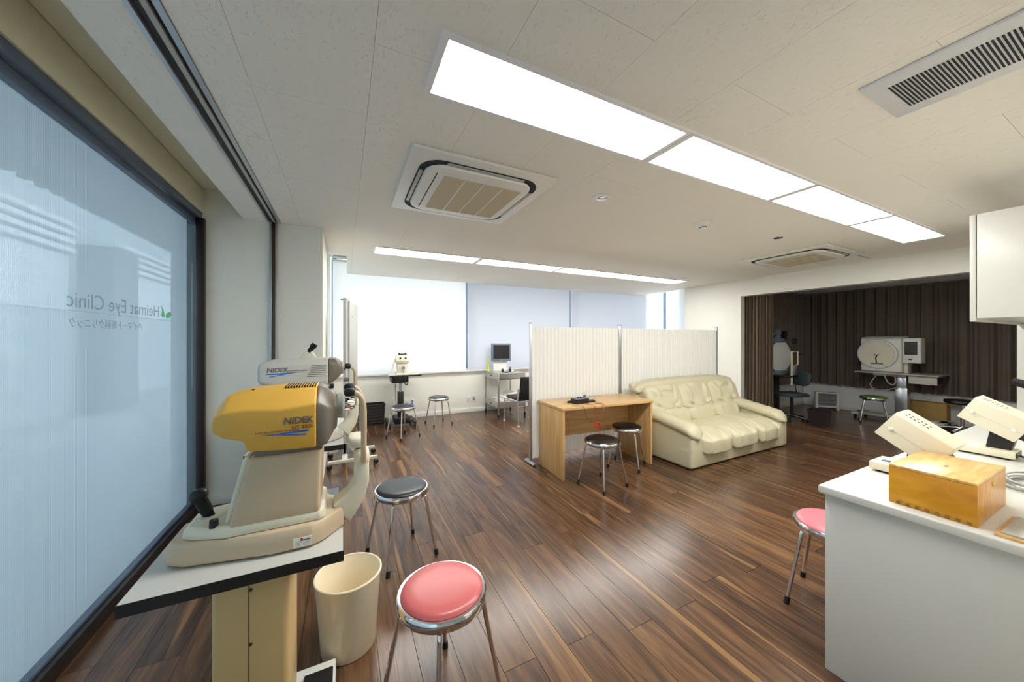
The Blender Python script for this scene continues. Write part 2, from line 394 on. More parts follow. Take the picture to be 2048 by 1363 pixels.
# ceiling: slab with the blind pockets left open, fibre panels below it
m = MB(); SB = 2.543
m.box(-0.82, 6.67, -2.1, 4.96, SB, 2.95); m.box(0.045, 6.62, 4.96, 6.30, SB, 2.95)
m.prism([(6.62, 4.92), (6.97, 6.30), (6.62, 6.30)], 'z', SB, 2.95)
m.box(-1.3, 8.2, -2.1, 6.7, 2.95, 3.02); m.box(-1.08, -0.82, -2.1, 3.83, 2.74, 2.95)
ce = struct(m.build('ceiling', 'cream_soffit', smooth=False), 'off-white ceiling of fine-pitted fibre panels', 'ceiling')
def panel(x0, x1, y0, y1):
    g = 0.0007
    if x1-x0 < 0.02 or y1-y0 < 0.02: return
    BX(x0+g, x1-g, y0+g, y1-g, CZ, SB).build('ceiling_panel', 'ceiling', ce, smooth=False)
cx = [-0.82, -0.632] + [-0.355+0.4565*k for k in range(-1, 16)]
cx = sorted(set([round(v, 4) for v in cx if v < 6.5 and not (-0.632 < v < -0.525)] + [-0.525, 6.55]))
for i in range(len(cx)-1):
    a, b = cx[i], cx[i+1]
    if abs(a+0.632) < 1e-3: continue                      # the track runs here
    y = -2.0 + (0.46 if i % 2 else 0.0) - 0.77
    while y < 6.3:
        y0, y1 = max(y, -2.0), min(y+0.913, 6.3)
        if y1 > y0:
            if a < 0.045 and y1 > 3.83:
                if y0 < 3.83 or True:
                    if b <= -0.18: panel(a, b, y0, min(y1, 3.83))
                    else:
                        aa = max(a, -0.186)
                        if y0 < 3.83: panel(a, b, y0, 3.83)
                        panel(aa, b, max(y0, 3.83), min(y1, 4.96))
                        if b > 0.05: panel(0.045, b, max(y0, 4.96), y1)
            else: panel(a, b, y0, y1)
        y += 0.913

# ceiling track and door post for the sliding shutter
tr = struct(BX(-0.632, -0.616, -2.0, 3.81, CZ-0.006, SB).build('trim_1', 'aluminium'), 'double black sliding-door track in the ceiling beside the window', 'track')
for x0, x1, z, mm, nm in ((-0.616, -0.585, CZ+0.008, 'track_dark', 'groove'), (-0.585, -0.566, CZ-0.004, 'grey_plastic', 'divider'), (-0.566, -0.549, CZ+0.008, 'track_dark', 'groove'), (-0.549, -0.526, CZ-0.006, 'aluminium', 'track_edge')):
    BX(x0, x1, -2.0, 3.81, z, SB).build(nm, mm, tr)
po = struct(BX(-0.612, -0.595, 3.79, 3.829, 0, CZ).build('trim_2', 'aluminium', bev=0.002), 'slim metal door post channel on the white pier', 'post')
BX(-0.595, -0.566, 3.81, 3.829, 0, CZ).build('channel', 'bronze', po); BX(-0.566, -0.55, 3.79, 3.829, 0, CZ).build('channel_edge', 'aluminium', po, bev=0.002)

# walls
struct(BX(-1.30, -1.12, 3.831, 4.05, -0.02, 2.95).build('wall_pier_outer', 'pier_outer', smooth=False), 'dark outer face of the pier seen through the clear glass edge', 'wall')
struct(BX(-1.12, -0.186, 3.83, 4.05, 0, 2.95).build('wall_pier', 'wall', smooth=False), 'white wall pier beside the frosted window', 'wall')
m = BX(-0.34, -0.186, 4.05, 4.82, 0, 2.95); m.box(-0.34, -0.186, 4.82, 6.45, 0, 0.80); m.box(-0.34, -0.186, 4.82, 6.57, 2.84, 2.95)
struct(m.build('wall_left', 'wall', smooth=False), 'short white side wall with the narrow corner window', 'wall')
struct(BX(-1.25, -1.085, -2.1, 3.83, 2.535, 2.95).build('wall_lintel', 'cream_soffit', smooth=False), 'cream wall strip above the frosted window', 'wall')
m = BX(-0.34, 8.0, 6.45, 6.57, 0, 0.80); m.box(-0.34, 8.0, 6.45, 6.57, 2.84, 2.95)
struct(m.build('wall_far', 'wall', smooth=False), 'white wall under the roller blinds', 'wall')
m = BX(6.55, 6.67, 3.77, 4.92, 0, 2.95); m.box(6.55, 6.67, 0.12, 3.77, 2.23, 2.95)
struct(m.build('wall_right', 'wall', smooth=False), 'white wall and header around the curtained alcove opening', 'wall')
struct(MB().prism([(6.67, 4.92), (7.90, 6.45), (8.0, 6.45), (6.75, 4.85)], 'z', 0, 2.95).build('wall_corner', 'wall_cool', smooth=False), 'pale slanting wall beyond the folding screen', 'wall')
struct(BX(9.2, 9.32, 0.0, 4.07, 0, 2.6).build('wall_alcove', 'wall_cool', smooth=False), 'pale wall behind the dark alcove curtain', 'wall')
struct(BX(6.67, 9.2, 3.95, 4.07, 0, 2.6).build('wall_alcove_side', 'wall_cool', smooth=False), 'side wall of the dark alcove', 'wall')
struct(BX(6.67, 9.2, 0.12, 3.95, 2.42, 2.6).build('ceiling_alcove', 'wall_cool', smooth=False), 'lower ceiling of the curtained alcove', 'ceiling')
struct(BX(1.3, 9.2, 0.0, 0.12, 0, 2.95).build('wall_right_back', 'wall', smooth=False), 'white wall behind the counter', 'wall')
struct(BX(1.2, 1.3, -2.1, 0.12, 0, 2.95).build('wall_return', 'wall', smooth=False), 'white return wall beside the counter', 'wall')
struct(BX(-1.3, 1.2, -2.1, -2.0, 0, 2.95).build('wall_back', 'wall', smooth=False), 'white wall behind the viewpoint', 'wall')
struct(BX(5.12, 5.22, 0.12, 0.702, 0, CZ).build('wall_partition', 'white_lam', smooth=False), 'white partition standing at the far end of the counter', 'wall')
# baseboards
struct(BX(-0.186, 7.9, 6.432, 6.45, 0, 0.075).build('baseboard_far', 'trim', bev=0.003), 'white baseboard along the window wall', 'baseboard')
struct(BX(-1.05, -0.186, 3.815, 3.83, 0, 0.075).build('baseboard_pier', 'trim', bev=0.003), 'white baseboard at the foot of the pier', 'baseboard')
struct(BX(6.535, 6.55, 3.77, 4.92, 0, 0.075).build('baseboard_right', 'trim', bev=0.003), 'white baseboard below the wall beside the alcove', 'baseboard')
struct(BX(9.185, 9.2, 0.12, 3.95, 0, 0.075).build('baseboard_alcove', 'trim', bev=0.003), 'white baseboard below the alcove curtain', 'baseboard')
struct(BX(6.67, 9.185, 3.935, 3.95, 0, 0.075).build('baseboard_alcove_side', 'trim', bev=0.003), 'white baseboard on the alcove side wall', 'baseboard')
# far window sill
struct(BX(-0.186, 7.9, 6.40, 6.47, 0.80, 0.815).build('trim_3', 'trim', bev=0.003), 'white window sill under the roller blinds', 'sill')

# window_1: frosted shop-front glass on the left
w1 = struct(BX(-1.19, -1.095, -2.0, 3.83, 0.0, 0.075).build('window_1', 'dark_frame', bev=0.004), 'tall frosted window wall with dark metal frame and reversed clinic lettering', 'window')
BX(-1.16, -1.125, -2.0, 3.79, 0.075, 0.09).build('glazing_bead', 'blue_frame', w1, bev=0.002)
BX(-1.19, -1.125, -2.0, 3.83, 2.425, 2.475).build('top_rail', 'blue_frame', w1, bev=0.004)
BX(-1.19, -1.095, -2.0, 3.83, 2.48, 2.535).build('head_frame', 'blue_frame', w1, bev=0.004)
BX(-1.125, -1.07, 3.775, 3.83, 0.075, 2.48).build('jamb', 'dark_frame', w1, bev=0.004)
BX(-1.168, -1.16, -2.0, 3.83, 0.075, 2.43).build('pane', 'green_glass', w1, smooth=False)
BX(-1.1585, -1.1575, -2.0, 3.70, 0.08, 2.43).build('frosted_film', 'film', w1, smooth=False)
# vinyl lettering on the film, reads correctly from outside
def out_text(nm, body, size, y, z, m_, sx=1.0):
    M = Matrix.Translation((-1.1568, y, z)) @ Matrix(((0, 0, -1, 0), (-1, 0, 0, 0), (0, 1, 0, 0), (0, 0, 0, 1)))
    return text(nm, body, size, M, m_, w1, 0.0004, sx=sx)
out_text('lettering', 'Heimat Eye Clinic', 0.110, 3.237, 1.602, 'text_vinyl', 1.13)
out_text('lettering', '\u30cf\u30a4\u30de\u30fc\u30c8\u773c\u79d1\u30af\u30ea\u30cb\u30c3\u30af', 0.0547, 3.008, 1.508, 'text_vinyl', 1.0)
lf = MB()
lf.prism([(3.262, 1.615), (3.275, 1.65), (3.262, 1.685), (3.295, 1.655), (3.32, 1.612), (3.285, 1.60)], 'x', -1.1572, -1.1564)
lf.prism([(3.325, 1.61), (3.345, 1.635), (3.40, 1.65), (3.42, 1.625), (3.38, 1.602), (3.345, 1.598)], 'x', -1.1572, -1.1564)
lf.build('leaf_emblem', 'green_vinyl_mark', w1, smooth=False)
BX(-1.1572, -1.1564, 2.352, 3.40, 1.582, 1.586).build('underline', 'green_line', w1, smooth=False)

# window_2: the long window behind the blinds, window_3 the narrow corner window
w2 = struct(BX(-0.186, 7.9, 6.49, 6.55, 0.80, 0.86).build('window_2', 'aluminium', bev=0.004), 'long window behind the roller blinds', 'window')
BX(-0.186, 7.9, 6.49, 6.55, 2.78, 2.84).build('head_frame', 'aluminium', w2, bev=0.004)
for x in (-0.186, 2.165, 4.655, 7.06, 7.83): BX(x, x+0.07, 6.49, 6.55, 0.86, 2.78).build('mullion', 'blue_frame', w2, bev=0.004)
for x0, x1 in ((-0.116, 2.165), (2.235, 4.655), (4.725, 7.06), (7.13, 7.83)): BX(x0, x1, 6.518, 6.524, 0.86, 2.78).build('pane', 'clear_glass', w2, smooth=False)
w3 = struct(BX(-0.235, -0.188, 4.82, 6.45, 0.80, 0.85).build('window_3', 'trim', bev=0.004), 'narrow corner window in the side wall past the pier', 'window')
for y in (4.82, 5.62, 6.40): BX(-0.235, -0.19, y, y+0.05, 0.85, 2.84).build('mullion', 'trim', w3, bev=0.004)
for y0, y1 in ((4.87, 5.62), (5.67, 6.40)): BX(-0.208, -0.204, y0, y1, 0.85, 2.84).build('pane', 'clear_glass', w3, smooth=False)

# ------------------------------------------------------------------ outside
struct(BX(-14, -1.25, -6, 16, -0.3, -0.02).build('ground_outside', 'ext_paving', smooth=False), 'speckled paving outside the frosted window', 'ground')
can = thing('canopy', 'slatted soffit outside, seen through the top of the frosted window', 'canopy', (-2.0, 3.0, 2.86))
BX(-0.55, 0.7, -5, 6.5, 0.06, 0.16).build('soffit', 'ext_pillar', can)
for i in range(60): BX(-0.55, 0.7, -4.9+i*0.19, -4.9+i*0.19+0.07, 0.0, 0.06).build('slat', 'ext_mesh', can, smooth=False)
ext = thing('neighbouring_building', 'pale grey building with a pillar and louvres outside the frosted window', 'building', (-4.6, 6.0, -0.02))
BX(-0.4, 0, -10, 9, 0, 7).build('wall', 'ext_wall', ext)
BX(0, 0.5, 3.6, 4.5, 0, 3.3).build('pillar', 'ext_pillar', ext)
BX(0, 0.4, -1.5, -1.1, 0, 3.3).build('pillar', 'ext_pillar', ext)
for y0, y1 in ((-0.9, 3.3), (4.7, 8.8), (-6, -1.7)):
    wn = BX(0, 0.03, y0, y1, 2.0, 3.0).build('window_panel', 'ext_white', ext)
    BX(0.03, 0.05, y0, y1, 0.1, 1.9).build('lower_panel', 'ext_wall', ext)
    for i in range(4): BX(0.02, 0.12, y0, y1, 3.06+i*0.16, 3.14+i*0.16).build('louvre', 'ext_white', ext)
far = thing('apartment_block', 'white apartment block with ledges outside the uncovered corner window', 'building', (11.5, 13.0, -4))
BX(-6, 6, 0, 4, 0, 12).build('wall', 'ext_white', far)
for i in range(7):
    BX(-6, 6, -0.7, 0, 3.2+i*1.15, 3.36+i*1.15).build('ledge', 'ext_white', far)
    for j in range(10): BX(-5.6+j*1.15, -4.9+j*1.15, -0.03, 0, 3.5+i*1.15, 4.2+i*1.15).build('window_pane', 'ext_glass', far)
bn = thing('street_banner', 'pink banner with a white spot outside the narrow corner window', 'banner', (-0.45, 9.0, -0.02))
BX(-0.40, 0.40, 0, 0.02, 0.6, 1.38).build('cloth', 'pink_banner', bn)
LT([(0, -0.004), (0.07, -0.004), (0.07, 0.0), (0, 0.0)], (0.12, 0.0, 1.2), 20, 'y').build('spot', 'ext_white', bn)
BX(-0.40, 0.40, 0, 0.02, 1.385, 2.0).build('upper_cloth', 'ext_glass', bn)
for x in (-0.42, 0.42): TB([(x, 0.01, 0.0), (x, 0.01, 2.1)], 0.02).build('pole', 'aluminium', bn)

# ================================================================== CEILING FITTINGS
def fixture(x0, x1, y0, y1, label):
    t = thing('ceiling_light', label, 'light', ((x0+x1)/2, (y0+y1)/2, CZ), 0, 'recessed fluorescent ceiling lights'); hx, hy = (x1-x0)/2, (y1-y0)/2
    f, g_ = 0.018, 0.028
    m = MB().box(-hx, hx, -hy, -hy+f, -0.012, 0); m.box(-hx, hx, hy-f, hy, -0.012, 0); m.box(-hx, -hx+g_, -hy+f, hy-f, -0.012, 0); m.box(hx-g_, hx, -hy+f, hy-f, -0.012, 0)
    m.build('frame', 'white_metal', t, smooth=False)
    BX(-hx+g_, hx-g_, -hy+f, hy-f, -0.006, -0.002).build('diffuser', 'diffuser', t, smooth=False)
X = [0.308, 1.628, 2.956, 4.29, 5.63]
nm = ['end panel nearest the frosted window', 'second panel from the frosted window', 'third panel from the frosted window', 'end panel nearest the alcove']
for i in range(4): fixture(X[i]+0.002, X[i+1]-0.002, 1.175, 1.505, 'bright ceiling light in the big near row, ' + nm[i])
X = [0.312, 1.66, 2.985, 4.29, 5.77]
for i in range(4): fixture(X[i]+0.002, X[i+1]-0.002, 4.255, 4.60, 'bright ceiling light in the far row by the blinds, ' + nm[i])

def rrect(hx, hy, r, z, n=6):
    out = []
    for cxx, cyy, a0 in ((hx-r, hy-r, 0), (-hx+r, hy-r, PI/2), (-hx+r, -hy+r, PI), (hx-r, -hy+r, 1.5*PI)):
        for i in range(n+1):
            a = a0 + PI/2*i/n; out.append((cxx+r*math.cos(a), cyy+r*math.sin(a), z))
    return out
def cassette(cx_, cy_, label):
    t = thing('air_conditioner', label, 'air conditioner', (cx_, cy_, CZ), 0, 'ceiling cassette air conditioners')
    BX(-0.48, 0.48, -0.49, 0.49, -0.022, 0).build('panel', 'ac_white', t, bev=0.008)
    MB().loft([rrect(0.405, 0.415, 0.14, -0.0225), rrect(0.405, 0.415, 0.14, -0.028)]).build('air_slot', 'slot_dark', t)
    MB().loft([rrect(0.37, 0.385, 0.13, -0.024), rrect(0.362, 0.377, 0.125, -0.042), rrect(0.345, 0.36, 0.12, -0.048)]).build('inner_panel', 'ac_white', t)
    g = BX(-0.245, 0.30, -0.28, 0.28, -0.053, -0.0482).build('grille', 'ac_filter', t)
    for x in (-0.11, 0.02, 0.16): BX(x-0.004, x+0.004, -0.28, 0.28, -0.055, -0.053).build('grille_bar', 'ac_white', g)
    BX(-0.30, -0.294, -0.30, 0.30, -0.0495, -0.0478).build('hinge_gap', 'slot_dark', t)
    for s in (-1, 1):
        BX(-0.26, 0.26, s*0.40-0.014, s*0.40+0.014, -0.034, -0.029).build('flap', 'grey_plastic', t, bev=0.002)
        BX(s*0.388-0.012, s*0.388+0.012, -0.26, 0.26, -0.034, -0.029).build('flap', 'grey_plastic', t, bev=0.002)
cassette(0.82, 2.41, 'white ceiling air conditioner beside the near row of lights, left half of the ceiling')
cassette(5.38, 2.37, 'far white ceiling air conditioner near the curtained alcove')
v = thing('ceiling_vent', 'white rectangular ceiling vent with black slots above the counter', 'vent', (2.20, 0.42, CZ))
BX(-0.205, 0.205, -0.28, 0.24, -0.014, 0).build('frame', 'vent_white', v, bev=0.006)
for i in range(34): BX(-0.125, 0.125, -0.20+i*0.0112, -0.20+i*0.0112+0.0055, -0.0162, -0.0142).build('slot', 'slot_dark', v, smooth=False)
h = thing('access_hatch', 'flush square ceiling hatch beside the far air conditioner', 'hatch', (6.08, 2.21, CZ))
BX(-0.25, 0.25, -0.23, 0.23, -0.004, 0).build('frame', 'steel_grey', h); BX(-0.24, 0.24, -0.22, 0.22, -0.006, -0.0042).build('panel', 'ac_white', h)
for u_, v_, l in ((1203, 395, 'round recessed downlight in the ceiling right of the near air conditioner'), (1556, 474, 'round recessed downlight in front of the far air conditioner')):
    p = G(u_, v_, CZ); t = thing('downlight', l, 'light', (p.x, p.y, CZ), 0, 'small recessed downlights')
    LT([(0.03, 0), (0.075, 0), (0.078, -0.006), (0.06, -0.010), (0.03, -0.004)], (0, 0, 0)).build('ring', 'white_metal', t)
    LT([(0, -0.004), (0.045, -0.0045), (0.04, -0.011), (0, -0.013)], (0, 0, 0)).build('lens', 'chrome', t)
p = G(1406, 446, CZ); t = thing('smoke_detector', 'white smoke detector on the ceiling between lights and far air conditioner', 'detector', (p.x, p.y, CZ))
LT([(0, 0), (0.07, 0), (0.07, -0.02), (0.055, -0.035), (0, -0.038)]).build('body', 'white_plastic', t)
LT([(0, -0.036), (0.028, -0.036), (0.026, -0.055), (0, -0.057)]).build('sensor', 'white_plastic', t)
LT([(0.0275, -0.039), (0.0295, -0.039), (0.0295, -0.046), (0.0275, -0.046)]).build('inlet', 'slot_dark', t)

# ================================================================== ROLLER BLINDS
def blind(x0, x1, mm, label):
    t = thing('roller_blind', label, 'blind', ((x0+x1)/2, 6.385, 0.815), 0, 'roller blinds on the window wall'); h_ = (x1-x0)/2
    LT([(0, -h_), (0.028, -h_), (0.028, h_), (0, h_)], (0, 0.0, 1.93), 20, 'x').build('roller', 'white_plastic', t)
    BX(-h_+0.004, h_-0.004, -0.029, -0.0275, 0.02, 1.93).build('fabric', mm, t, smooth=False)
    BX(-h_+0.004, h_-0.004, -0.036, -0.020, 0.0, 0.022).build('bottom_bar', 'white_plastic', t, bev=0.004)
    BX(-h_, h_, -0.045, 0.05, 1.965, 2.03).build('bracket_cover', 'aluminium', t, bev=0.004)
    TB([(h_-0.012, -0.042, 1.9), (h_-0.012, -0.042, 0.35)], 0.003, 6).build('pull_chain', 'white_plastic', t)
blind(-0.165, 2.138, 'blind_sky_tone', 'roller blind toned bright white for the open sky behind, at the left, nearest the pier')
blind(2.165, 4.59, 'blind_dim_tone', 'roller blind toned pale grey for weaker light behind, in the middle, behind the monitor')
blind(4.62, 6.985, 'blind_dim_tone', 'roller blind toned pale grey for weaker light behind, at the right, above the folding screen')

# ================================================================== CURTAINS
def curtain(name, f, n, folds, amp, z0, z1, mm, label, phase=0.0, flare=0.0):
    # f(t) -> (point, normal); pleats run along the path
    t_ = thing(name, label, 'curtain', (*f(0.5)[0], z0)); o = Vector((*f(0.5)[0], z0))
    def P(u, w):
        p, nn = f(u); a = amp*(0.55+0.45*(1-w))
        d = a*math.sin(2*PI*folds*u+phase+0.6*math.sin(7*u+w))+0.4*a*math.sin(2*PI*folds*1.73*u+1.3)
        z = z0+(z1-z0)*w+0.008*math.sin(folds*11*u)*(1-w)
        return Vector((p[0]+nn[0]*d, p[1]+nn[1]*d, z))-o
    MB().grid(P, n, 10).build('cloth', mm, t_, ang=80)
    def Q(u, w):
        q = P(u, 1.0); p, nn = f(u); return q+Vector((nn[0]*-0.012, nn[1]*-0.012, -0.06+0.06*w))
    MB().grid(Q, n, 1).build('heading_tape', mm, t_, ang=80)
curtain('alcove_curtain', lambda t: ((9.10, 3.90-t*3.65), (-1, 0)), 420, 26, 0.035, 0.50, 2.40, 'curtain', 'dark brown pleated curtain across the back of the alcove')
curtain('alcove_curtain', lambda t: ((6.98+t*2.06, 3.87), (0, -1)), 260, 17, 0.032, 0.50, 2.40, 'curtain', 'dark brown pleated curtain on the alcove side wall, behind the dome instrument')
curtain('doorway_curtain', lambda t: ((6.70+0.05*t, 3.74-t*0.40), (-1, 0)), 200, 8, 0.05, 0.015, 2.22, 'curtain_near', 'brown curtain gathered at the alcove opening beside the white wall', 0.5)
rl = struct(BX(6.69, 6.72, 0.15, 3.77, 2.225, 2.245).build('trim_4', 'steel_grey'), 'curtain rail under the alcove header', 'rail')
# ================================================================== STOOLS
def make_stool(label, vinyl, loc, rz, group):
    t = thing('round_stool', label, 'stool', loc, rz, group)
    LT([(0.02, 0.405), (0.165, 0.407), (0.174, 0.412), (0.177, 0.425), (0.176, 0.443), (0.171, 0.449), (0.162, 0.449), (0.160, 0.44), (0.02, 0.44)], seg=48).build('rim', 'chrome', t)
    LT([(0, 0.4405), (0.158, 0.4405), (0.160, 0.450), (0.154, 0.459), (0.14, 0.464), (0.10, 0.467), (0, 0.468)], seg=48).build('seat_pad', vinyl, t)
    for k in range(4):
        a = PI/4 + k*PI/2; c, s_ = math.cos(a), math.sin(a)
        prof = [(0.05, 0.398), (0.12, 0.398)] + [(0.142+0.022*math.sin(b), 0.376+0.022*math.cos(b)) for b in (0.2, 0.6, 1.0, 1.35)] + [(0.178, 0.30), (0.232, 0.03)]
        lg = TB([(r*c, r*s_, z) for r, z in prof], 0.0095, 10).build('leg', 'chrome', t)
        TB([(r*c, r*s_, z) for r, z in ((0.2305, 0.036), (0.2385, 0.0))], [0.012, 0.0135], 12).build('rubber_foot', 'black_rubber', lg)
    return t
g1 = 'round chrome stools'
pk = make_stool('pink round stool in the foreground beside the cream wastebasket', 'pink_vinyl', (0.355, 1.352, 0), math.radians(27), g1)
make_stool('rose pink round stool half hidden behind the white counter', 'rose_vinyl', (2.381, 0.885, 0), math.radians(11.5), g1)
bk = make_stool('black round stool just behind the cream wastebasket', 'black_vinyl', (0.352, 2.40, 0), math.radians(17), g1)
ch = make_stool('black round stool in front of the wooden desk, nearer the viewer', 'charcoal_vinyl', (2.305, 2.645, 0), math.radians(8), g1)
dup(ch, (2.905, 2.925, 0), math.radians(33), 'black round stool tucked under the right end of the wooden desk')
dup(bk, (0.79, 5.25, 0), math.radians(30), 'grey-black round stool in front of the black instrument stand at the window')
dup(bk, (1.46, 5.80, 0), math.radians(12), 'grey-black round stool alone against the wall right of the instrument stand')
make_stool('green round stool in front of the perimeter table in the alcove', 'green_vinyl', (8.19, 2.52, 0), math.radians(20), g1)

# ================================================================== WASTE BIN
wb = thing('wastebasket', 'cream plastic wastebasket under the edge of the instrument table', 'bin', (0.022, 1.80, 0))
LT([(0, 0), (0.112, 0), (0.117, 0.006), (0.141, 0.335), (0.144, 0.341), (0.141, 0.346), (0.137, 0.341), (0.113, 0.012), (0, 0.010)], seg=56).build('bucket', 'bin_cream', wb)
MB().tube(arc((0, 0, 0.341), 0.142, 0, 2*PI*(47/48), 47, 'xy'), 0.0055, 8, True).build('rolled_rim', 'bin_cream', wb)

# ================================================================== DESK
dk = thing('desk', 'light wooden desk with side panels beside the cream sofa', 'desk', (1.995, 2.885, 0), math.radians(-3.2))
BX(0, 1.225, 0, 0.55, 0.712, 0.74).build('desktop', 'beech_top', dk, bev=0.004)
BX(0.008, 0.036, 0.012, 0.535, 0, 0.7115).build('side_panel', 'beech', dk, bev=0.002)
BX(1.189, 1.217, 0.012, 0.535, 0, 0.7115).build('side_panel', 'beech', dk, bev=0.002)
BX(0.037, 1.188, 0.38, 0.40, 0.335, 0.7115).build('modesty_panel', 'beech_top', dk, bev=0.002)
def D(x, y, z): return dk.matrix_basis @ Vector((x, y, z))
p = G(1149, 806, 0.74)
bxp = thing('test_box', 'small black electrical test box with knobs on the wooden desk', 'device', (p.x+0.05, p.y-0.02, 0.74), math.radians(4))
BX(-0.08, 0.10, -0.05, 0.05, 0.004, 0.052).build('case', 'black_plastic', bxp, bev=0.004)
BX(-0.078, 0.098, -0.048, 0.048, 0.052, 0.056).build('lid', 'monitor_grey', bxp)
for x in (-0.02, 0.02): LT([(0, 0.056), (0.011, 0.056), (0.009, 0.070), (0, 0.071)], (x, 0.0, 0), 12).build('knob', 'black_plastic', bxp)
for x in (0.055, 0.085): TB([(x, 0.0, 0.056), (x, 0.0, 0.095)], 0.005, 8).build('terminal', 'black_plastic', bxp)
LT([(0, 0.09), (0.016, 0.09), (0.013, 0.12), (0, 0.125)], (0.055, 0.0, 0), 12).build('lamp', 'white_plastic', bxp)
LT([(0, 0.09), (0.016, 0.09), (0.013, 0.12), (0, 0.125)], (0.085, 0.0, 0), 12).build('lamp', 'paper', bxp)
for x in (-0.07, 0.09): BX(x-0.008, x+0.008, -0.04, 0.04, 0, 0.004).build('foot', 'black_rubber', bxp)
def probe(name, u_, v_, rz, m1, m2, label):
    q = G(u_, v_, 0.74); t = thing(name, label, 'probe', (q.x, q.y, 0.74), rz, 'hand probes on the desk')
    LT([(0, -0.05), (0.006, -0.045), (0.011, -0.03), (0.012, 0.03), (0.006, 0.05), (0, 0.055)], (0, 0, 0.0125), 12, 'x').build('handle', m1, t)
    TB([(-0.085, 0, 0.0125), (-0.045, 0, 0.0125)], 0.003, 6).build('tip', m2, t)
probe('probe', 1140, 805, math.radians(8), 'black_plastic', 'aluminium', 'black hand probe in front of the test box on the desk')
probe('probe', 1182, 804, math.radians(-10), 'black_plastic', 'aluminium', 'black hand probe lying right of the test box')
probe('probe', 1181, 799, math.radians(-14), 'aluminium', 'aluminium', 'silver hand probe right of the test box')
def wire(pts, mm, label, r=0.0022):
    q = Vector(pts[0]); t = thing('cable', label, 'cable', q, 0, 'thin wires of the test box')
    TB([Vector(p_)-q for p_ in smooth_path(pts, 7)], r, 6).build('wire', mm, t)
E0 = 0.7425
wire([G(1146, 808, E0), D(0.18, 0.06, E0), D(0.25, -0.004, E0-0.004), D(0.28, -0.012, 0.64), D(0.32, -0.016, 0.60), D(0.36, -0.012, 0.57)], 'brown_wire', 'brown wire hanging from the front probe over the desk edge')
wire([G(1169, 799, E0), D(0.36, 0.09, E0), D(0.39, -0.004, E0-0.004), D(0.39, -0.012, 0.66), D(0.38, -0.014, 0.57)], 'red_wire', 'red wire from the test box over the desk edge')
wire([G(1188, 801, E0), D(0.48, 0.10, E0), D(0.50, -0.004, E0-0.004), D(0.46, -0.014, 0.63), D(0.41, -0.014, 0.57)], 'brown_wire', 'dark wire from the right probe over the desk edge')
wire([G(1190, 799, E0), D(0.53, 0.13, E0), D(0.53, -0.004, E0-0.004), D(0.47, -0.018, 0.65), D(0.42, -0.018, 0.57)], 'red_wire', 'red wire from the silver probe over the desk edge')
cq = D(0.40, -0.018, 0.545); rc = thing('wire_coil', 'bundled coil of red wire hanging below the desk edge', 'cable', cq, math.radians(-3))
for i in range(5):
    rr_ = 0.024+0.004*(i % 3)
    MB().tube([(x_*1.0, -0.004*i+0.006*math.sin(3*k), z_-0.01) for k, (x_, y_, z_) in enumerate(arc((0.004*i, 0, 0), rr_, 0, 2*PI*15/16, 15, 'xz'))], 0.0028, 6, True).build('loop', 'red_wire', rc)
TB(smooth_path([(0.02, 0, -0.02), (0.05, -0.005, -0.05), (0.035, 0, -0.09), (0.055, 0, -0.10)]), 0.0025, 6).build('tail', 'red_wire', rc)

# ================================================================== SOFA
sf = thing('sofa', 'cream leather three-seat sofa beside the wooden desk', 'sofa', (3.40, 2.47, 0), math.radians(0.5))
SW, SD = 1.97, 0.86
base = [(0, 0.03), (SW, 0.03), (SW-0.015, 0.30), (SW, 0.42), (0, 0.42), (0.015, 0.30)]
BX(0.01, SW-0.01, 0.02, SD-0.06, 0.012, 0.24).build('base', 'leather', sf, bev=0.02, seg=3)
for x in (0.06, SW-0.06):
    for y in (0.08, SD-0.14): LT([(0, 0), (0.022, 0), (0.028, 0.014), (0, 0.014)], (x, y, 0), 12).build('foot', 'black_plastic', sf)
def wr(p, k, a=0.006):
    return a*(math.sin(p.x*31+k)*math.sin(p.y*23+k*2)+0.7*math.sin(p.x*57+p.z*40+k*3))
for s in (0, 1):     # upholstered side walls that carry the arm pads
    x0 = 0.0 if s == 0 else SW-0.20
    pts = []
    for (yy, zt) in ((0.0, 0.335), (0.05, 0.375), (0.3, 0.42), (0.62, 0.47), (0.80, 0.50)):
        pts.append([(x0, yy, 0.015), (x0+0.20, yy, 0.015), (x0+0.20, yy, zt), (x0+0.02, yy, zt)])
    MB().loft(pts).build('side_wall', 'leather', sf, bev=0.03, seg=3)
def arm_pad(x0, sgn):
    loops = []; n = 14
    for i in range(19):
        t = i/18; y = -0.035+0.80*t; zc = 0.405+0.135*t-0.05*math.exp(-((t)/0.07)**2); e = math.sqrt(max(0.0, 1-(1-min(t/0.10, 1))**2)); e = max(e, 0.12)
        e2 = max(math.sqrt(max(0, 1-max(0, (t-0.9)/0.1)**2)), 0.3); w = 0.118*e*e2; hh = 0.072*e*e2
        loops.append([(x0+w*math.cos(a)*(1+0.03*math.sin(9*a+t*40))+sgn*0.012, y, zc+hh*math.sin(a)+0.006*math.sin(t*38+a*3)*e) for a in (2*PI*k/n for k in range(n))])
    MB().loft(loops).build('arm_pad', 'leather', sf, ang=80)
arm_pad(0.115, -1); arm_pad(SW-0.115, 1)
cw = (SW-0.40)/3
def sstep(t): t = min(1.0, max(0.0, t)); return t*t*(3-2*t)
